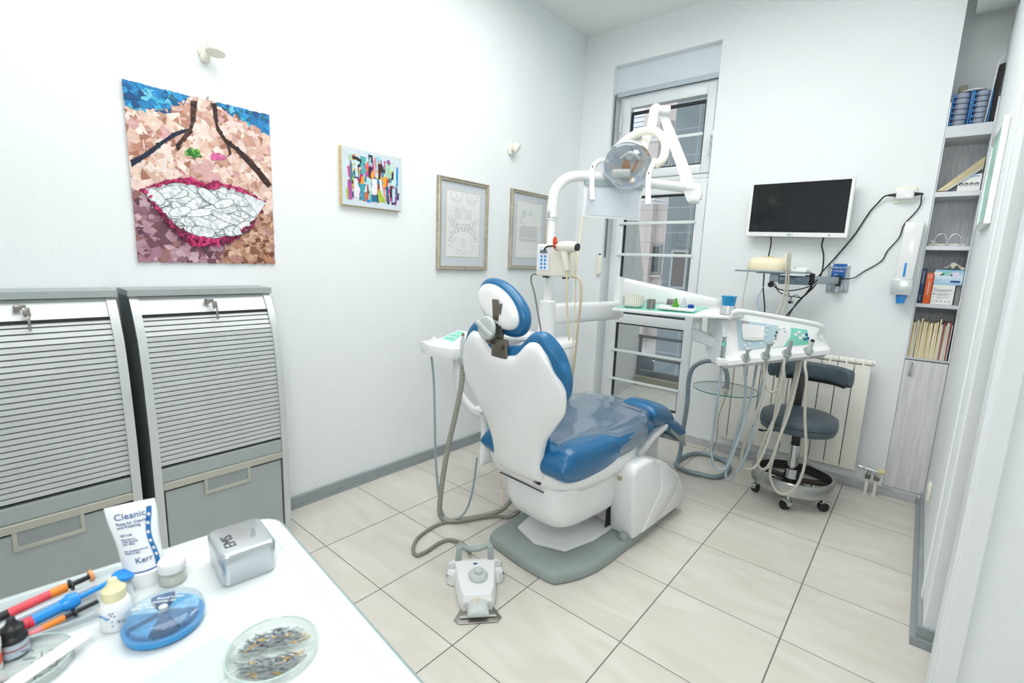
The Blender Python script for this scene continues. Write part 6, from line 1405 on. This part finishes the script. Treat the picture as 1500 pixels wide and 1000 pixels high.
# toothpaste-like tube standing on its cap
PT = thing('polishing_paste_tube', 'white squeeze tube with blue print standing on its cap', 'tube', (-.84, .158, TZ))
C = Vector((-.84, .158, TZ)); top_ = Vector((-.858, .149, TZ+.122)); wd_ = Vector((.22, .975, 0)).normalized(); th_ = Vector((.975, -.22, 0)).normalized()
M['tubew'] = mat('tube_white', '#f2f5f6', .25, var=.01, coat=.3)
MB().lathe([(0, 0), (.0245, 0), (.0255, .003), (.0245, .022), (0, .022)], C, n=32, sy=.95).build('cap', M['tubew'], PT)
def tsec(k):
    z = .022+.098*k; c = C+(top_-C)*(z/.122); w_ = .0245+.0055*min(1, k*1.3)-.0015*math.exp(-((k-.45)/.25)**2); t_ = .0205*(1-k)**.8+.0009
    return c, w_, t_
ks = [0, .05, .12, .2, .3, .4, .5, .6, .7, .8, .9, .94, .945, 1.0]
rr = []
for k in ks:
    c, w_, t_ = tsec(k)
    rr.append([c+wd_*(w_*math.cos(a))+th_*(t_*math.sin(a)) for a in [2*PI*i/28 for i in range(28)]])
MB().rings(rr).build('tube_body', M['tubew'], PT, sharp=50)
def tp_(u, k, d_=.0006):    # point on the printed face, u across (-1..1)
    c, w_, t_ = tsec(k); a = math.acos(max(-1, min(1, u))); return c+wd_*(w_*u)+th_*(t_*math.sin(a)+d_)
ca, wa, ta = tsec(.28); cb_, w2, t2 = tsec(.86)
fu = ((cb_+th_*t2)-(ca+th_*ta)).normalized(); fn_ = wd_.cross(fu)
def ttext(s, size, u, k, m):
    o = text('lettering', s, size, m, PT, (0, 0, 0), (1, 0, 0), (0, 1, 0), world=False)
    inv = wm(PT).inverted()
    for vtx in o.data.vertices:
        kk = min(.99, max(.01, k+vtx.co.y/.098)); ww = tsec(kk)[1]
        vtx.co = inv @ tp_(max(-.98, min(.98, u+vtx.co.x/ww)), kk, .0008+vtx.co.z)
    return o
ttext('Cleanic', .0125, -.72, .80, M['print']); ttext('Paste for Cleaning', .0052, -.70, .725, M['print']); ttext('and Polishing', .0052, -.70, .675, M['print'])
ttext('REF 3180', .0036, -.68, .56, M['print']); ttext('Mint flavour\nWith fluoride\nNet 100 g', .0034, -.68, .50, M['print']); ttext('For professional use\nMade in Italy', .0034, -.68, .33, M['print']); ttext('Kerr', .011, -.30, .15, M['print'])
b = MB(); b.grid(lambda u, v: tp_(.52+.22*u+.09*math.sin(v*6+1.2)*(1), .05+v*.86, .0007), 6, 26); b.build('blue_band', mat('band_blue', '#1d6fb0', .35, var=.15, scale=200), PT)
for k in (.2, .3, .42, .55, .68, .8):
    cc = tp_(.62+.1*math.sin((k-.05)/.86*6+1.2), k, .0009); MB().lathe([(0, 0), (.0028, 0), (.0028, .0005), (0, .0005)], cc, th_, sx=1, sy=.7, n=14).build('white_dot', M['tubew'], PT)
MB().grid(lambda u, v: tp_(-.9+1.7*u, .005+v*.02, .0004), 10, 2).build('base_stripe', M['print'], PT)
# metal box
BX = thing('metal_box', 'silver rounded metal box with black lettering on the lid', 'box', (-.771, .2675, TZ), math.radians(-7))
bm_ = lambda h0, h1, g=0: [rrect(-.046-g, .046+g, -.038-g, .038+g, .012, z) for z in (h0, h1)]
M['tin'] = mat('tin', '#c3c9cc', .28, .8, var=.02)
MB().rings([rrect(-.044, .044, -.036, .036, .012, .0006)]+bm_(.004, .036)).build('box_base', M['tin'], BX, world=False, sharp=35)
MB().rings(bm_(.033, .047, .0012)+[rrect(-.0455, .0455, -.0375, .0375, .0115, .0505), rrect(-.042, .042, -.034, .034, .010, .0525)]).build('lid', M['tin'], BX, world=False, sharp=50)
text('lettering', 'EMS', .022, M['inkb'], BX, (.026, -.012, .0528), (-1, 0, 0), (0, -1, 0), world=False)
text('scratched_lettering', 'Mima', .0125, mat('scratch', '#9aa2a8', .5), BX, (.016, .018, .0528), (-1, .15, 0), (-.15, -1, 0), world=False)
# jar
t = thing('small_jar', 'small clear jar with white lid beside the tube', 'jar', (-.805, .182, TZ))
MB().lathe([(0, .0005), (.016, .001), (.0175, .003), (.0175, .020), (.0155, .022), (0, .022)], (-.805, .182, TZ)).build('glass_body', glass_mat('jar_glass', '#eef3f1', .1, .05, .25), t)
MB().lathe([(0, .002), (.0145, .002), (.0145, .014), (0, .014)], (-.805, .182, TZ)).build('contents', mat('putty', '#dcdcc6', .6), t)
MB().lathe([(0, .021), (.0170, .021), (.0178, .023), (.0178, .034), (.0165, .036), (0, .036)], (-.805, .182, TZ)).build('lid', M['whitem'], t)
# round blue divided box
t = thing('matrix_band_box', 'round blue box with clear lid and fan-shaped compartments', 'box', (-.709, .147, TZ)); Cc = Vector((-.709, .147, TZ))
MB().lathe([(0, .0005), (.040, .0008), (.0445, .004), (.0455, .012), (.0440, .013), (.040, .0125), (0, .0125)], Cc, n=48).build('blue_base', mat('box_blue', '#2f93cf', .25, var=.05), t)
M['cl2'] = glass_mat('lid_clear', '#eef6fa', .03, .03, .06, fk=.25)
MB().lathe([(.0455, .012), (.0465, .014), (.0465, .017), (.044, .026), (.040, .0285), (.02, .029), (0, .029)], Cc, n=48).build('clear_lid', M['cl2'], t)
sc_ = ['#2a6f9e', '#79b7e0', '#3f9fc9', '#1f5f8e', '#a9cfe6', '#2f86b8', '#4a94c4', '#1c557f']
for k in range(8):
    a0, a1 = 2*PI*k/8+.2, 2*PI*(k+1)/8+.12
    P_ = [Cc+Vector((.006*math.cos((a0+a1)/2), .006*math.sin((a0+a1)/2), .0135))]+[Cc+Vector((.0395*math.cos(a), .0395*math.sin(a), .0135)) for a in [a0+(a1-a0)*i/6 for i in range(7)]]
    bb = MB(); bb.rings([[p for p in P_], [p+Vector((0, 0, .010 if k % 2 else .006)) for p in P_]]); bb.build('compartment', mat('sector_%d' % k, sc_[k], .4, var=.25, scale=120), t, flat=True)
MB().lathe([(0, .0245), (.005, .0245), (.005, .030), (0, .0305)], Cc).build('hub', M['lgrey'], t)
for k, (s, dx, dy) in enumerate((('Round tension', -.018, .012), ('matrices set', -.014, .006), ('Sectional', -.020, -.010), ('bands  small', -.017, -.016))):
    text('lettering', s, .0055, M['paper'], t, (-.709+dx-.004, .147+dy-.014, TZ+.0293), (.55, .83, 0), (-.83, .55, 0))
# petri dishes with burs
def petri(x, y, r, label, seed, n):
    t = thing('petri_dish', label, 'dish', (x, y, TZ)); c = Vector((x, y, TZ))
    MB().lathe([(0, .0004), (r-.002, .0004), (r, .002), (r, .014), (r-.0018, .014), (r-.0022, .0025), (0, .0022)], c, n=56).build('glass_dish', M['dishg'], t)
    MB().tube([c+Vector((r*math.cos(a), r*math.sin(a), .0142)) for a in [2*PI*k/24 for k in range(24)]], .0011, n=6, closed=True, sub=3).build('glass_rim', mat('rim_glass', '#b9cfca', .1), t)
    if n > 40:
        d_ = Vector((.5, .86, 0)).normalized(); MB().box(c+Vector((0, 0, .007)), (.0022, 2*r-.008, .010), .0005, rot=Matrix.Rotation(math.atan2(d_.y, d_.x)-PI/2, 3, 'Z')).build('divider', M['dishg'], t, flat=True)
    R = random.Random(seed); b = MB(); g = MB()
    for k in range(n):
        while True:
            px, py = R.uniform(-r*.8, r*.8), R.uniform(-r*.8, r*.8)
            sd = px*.86-py*.5
            if math.hypot(px, py) < r*.74 and (n < 40 or abs(sd) > .008): break
        a = R.uniform(-.6, .6)+math.radians(62 if R.random() < .75 else 0); L_ = R.uniform(.008, .013); z = R.uniform(.004, .0095)
        (g if k % 12 == 0 and n > 40 else b).cyl(c+Vector((px-L_*math.cos(a)*.6, py-L_*math.sin(a)*.6, z)), c+Vector((px+L_*math.cos(a)*.6, py+L_*math.sin(a)*.6, z+R.uniform(-.002, .002))), .00075, n=6)
    o = b.build('burs', mat('bur_steel', '#8f979a', .3, .7, var=.2, scale=200), t, sharp=80); tag(o, kind='stuff')
    if n > 40: tag(g.build('gold_burs', mat('bur_gold', '#d8b05a', .3, .6), t, sharp=80), kind='stuff')
    else: g.bm.free()
petri(-.556, .221, .052, 'round glass dish full of steel burs nearest the table edge', 5, 230)
petri(-.742, .015, .046, 'glass dish with a few fine files under the white strip', 6, 26)
# white plastic strip
b = MB().box((-.713, .022, TZ+.0175), (.019, .115, .0022), .0004, rot=Matrix.Rotation(math.radians(27), 3, 'Z')); b.m(1).box((-.7035, .018, TZ+.0160), (.0015, .112, .0008), 0, rot=Matrix.Rotation(math.radians(27), 3, 'Z'))
centred('paper_strip', b, [M['paper'], mat('strip_edge', '#4a3038', .6)], 'long white mixing pad strip lying across the lower left glass dish', 'strip', flat=True)
b = MB().box((-.595, .135, TZ+.0025), (.075, .12, .004), .0008, rot=Matrix.Rotation(math.radians(8), 3, 'Z')); centred('glass_slab', b, M['dishg'], 'clear glass mixing slab at the bottom edge beside the bur dish', 'glass slab', flat=True)
# bottles
t = thing('dropper_bottle', 'white dropper bottle with cream screw cap and blue diamonds', 'bottle', (-.757, .106, TZ)); c = Vector((-.757, .106, TZ))
MB().lathe([(0, .0005), (.0165, .001), (.0175, .004), (.0172, .034), (.014, .040), (.009, .042), (0, .042)], c, n=32).build('bottle_body', M['tubew'], t)
MB().lathe([(0, .041), (.0130, .041), (.0130, .054), (.009, .058), (.0055, .064), (.0045, .068), (0, .069)], c, n=24).build('screw_cap', mat('cap_cream', '#e9e3b4', .4), t)
def onb(a, z, r=.0176): return c+Vector((r*math.cos(a), r*math.sin(a), z))
for k, (a, z) in enumerate(((-.55, .029), (-.45, .026), (-.35, .029), (-.62, .022), (-.25, .024), (-.42, .017), (-.42, .011))):
    p = onb(a, z); tt = Vector((-math.sin(a), math.cos(a), 0)); MB().poly([p-tt*.0015, p+Vector((0, 0, -.0012)), p+tt*.0015+Vector((0, 0, .0003)), p+Vector((0, 0, .0014))]).build('blue_diamond', M['print'] if k < 5 else M['bluep'], t, flat=True)
text('lettering', 'GC Fuji', .005, M['bluep'], t, onb(-1.35, .024, .0182), (.93, .35, 0), (0, 0, 1)); text('lettering', 'G-Bond', .0045, M['ink'], t, onb(-.15, .014, .0182), (.1, 1, 0), (0, .0, 1))
t = thing('dark_bottle', 'small black dropper bottle with pale blue label and red stripe', 'bottle', (-.785, .013, TZ)); c = Vector((-.785, .013, TZ))
MB().lathe([(0, .0005), (.0125, .001), (.0132, .003), (.0132, .022), (.0125, .026), (.008, .030), (0, .030)], c, n=28).build('bottle_body', M['black'], t)
MB().lathe([(.01335, .004), (.01335, .021)], c, n=28).build('label', mat('label_bluegrey', '#b9cbd8', .5), t); MB().lathe([(.01345, .0125), (.01345, .0142)], c, n=28).build('red_stripe', mat('stripe_red', '#a52a36', .5), t)
MB().lathe([(0, .029), (.0105, .029), (.0108, .038), (.007, .041), (.004, .047), (.0042, .050), (0, .051)], c, n=24).build('dropper_cap', M['black'], t)
t = thing('white_pot', 'white pot with red label cut off by the left frame edge', 'pot', (-.772, -.018, TZ)); c = Vector((-.772, -.018, TZ))
MB().lathe([(0, .0005), (.019, .001), (.020, .004), (.020, .028), (.021, .029), (.021, .038), (.019, .040), (0, .040)], c, n=32).build('pot_body', M['whitem'], t); MB().lathe([(.0203, .010), (.0203, .022)], c, n=32).build('red_label', mat('label_red', '#e0563c', .5), t)
# tray with syringes
TRY = thing('syringe_tray', 'long clear plastic tray holding composite syringes at the far table edge', 'tray', (-.848, .02, TZ), math.radians(-5.5))
def trr(x0, x1, y0, y1, z): return rrect(x0, x1, y0, y1, .012, z)
M['trayp'] = glass_mat('tray_plastic', '#edf4f5', .12, .06, .35)
MB().rings([trr(-.050, .050, -.20, .110, .0006), trr(-.055, .055, -.205, .115, .012), trr(-.058, .058, -.208, .118, .0125), trr(-.052, .052, -.202, .112, .011), trr(-.048, .048, -.198, .108, .003)]).build('tray_body', M['trayp'], TRY, world=False, sharp=40)
def syringe(label, p0, p1, segs, name='composite_syringe', extra=None):
    p0, p1 = Vector(p0), Vector(p1); d_ = p1-p0; t = thing(name, label, 'syringe', tuple(p0))
    for a, b_, r0, r1, m, nm in segs: MB().cyl(p0+d_*a, p0+d_*b_, r0, r1, n=18).build(nm, m, t)
    return t, p0, d_
sm_red = mat('syringe_red', '#e4505a', .35, var=.12, scale=80); sm_org = mat('syringe_orange', '#f08a2a', .4); sm_clear = glass_mat('syringe_clear', '#dfe6ee', .15, .05, .4)
z = TZ+.0115
t, p, d_ = syringe('black-tipped red syringe with orange band and orange plunger end', (-.852, -.045, z), (-.872, .101, z+.008), [(0, .22, .0025, .004, M['black'], 'tip'), (.22, .42, .0058, .0058, M['black'], 'tip_collar'), (.40, .70, .0062, .0062, sm_red, 'barrel'), (.68, .80, .0064, .0064, sm_org, 'orange_band'), (.80, .97, .0036, .0036, M['black'], 'plunger'), (.97, 1.0, .0085, .0085, mat('plunger_peach', '#e9a06a', .4), 'plunger_end')])
MB().lathe([(0, -.001), (.0125, -.001), (.0125, .001), (0, .001)], p+d_*.83, d_, sx=1, sy=.6).build('finger_flange', M['black'], t)
t, p, d_ = syringe('clear syringe with pale barrel lying between the red and blue ones', (-.832, -.03, z), (-.848, .100, z+.004), [(0, .5, .0035, .0045, M['lgrey'], 'tip'), (.35, .80, .0060, .0060, sm_clear, 'barrel'), (.80, 1.0, .0035, .0035, sm_clear, 'plunger')])
MB().lathe([(0, -.001), (.011, -.001), (.011, .001), (0, .001)], p+d_*.80, d_, sx=1, sy=.6).build('finger_flange', sm_clear, t)
t, p, d_ = syringe('bright blue syringe with red barrel, round ball grip and flat blue paddle end', (-.800, -.05, z+.001), (-.832, .137, z+.014), [(0, .45, .0072, .0072, mat('barrel_redwhite', '#dd3a4c', .35, var=.45, scale=150), 'barrel'), (.44, .60, .0074, .0074, M['bluep'], 'blue_sleeve'), (.66, .90, .0036, .0036, M['bluep'], 'shaft')])
MB().lathe([(0, -.011), (.008, -.009), (.0115, 0), (.009, .009), (0, .012)], p+d_*.635, d_, n=24).build('ball_grip', M['bluep'], t); MB().lathe([(0, -.004), (.010, -.003), (.011, 0), (.010, .003), (0, .004)], p+d_*.955, (.3, .3, 1), sy=1.3, n=24).build('paddle', M['bluep'], t)
t, p, d_ = syringe('thin pink syringe with orange band and black clip end, nearest in the tray', (-.788, -.03, z-.002), (-.812, .096, z), [(0, .55, .0036, .0036, mat('syringe_pink', '#f08a90', .35), 'barrel'), (.55, .72, .0040, .0040, sm_org, 'orange_band'), (.72, 1.0, .0030, .0030, M['black'], 'clip_end')])
MB().lathe([(0, -.001), (.008, -.001), (.008, .001), (0, .001)], p+d_*.80, d_, sx=1, sy=.7).build('finger_flange', M['black'], t)
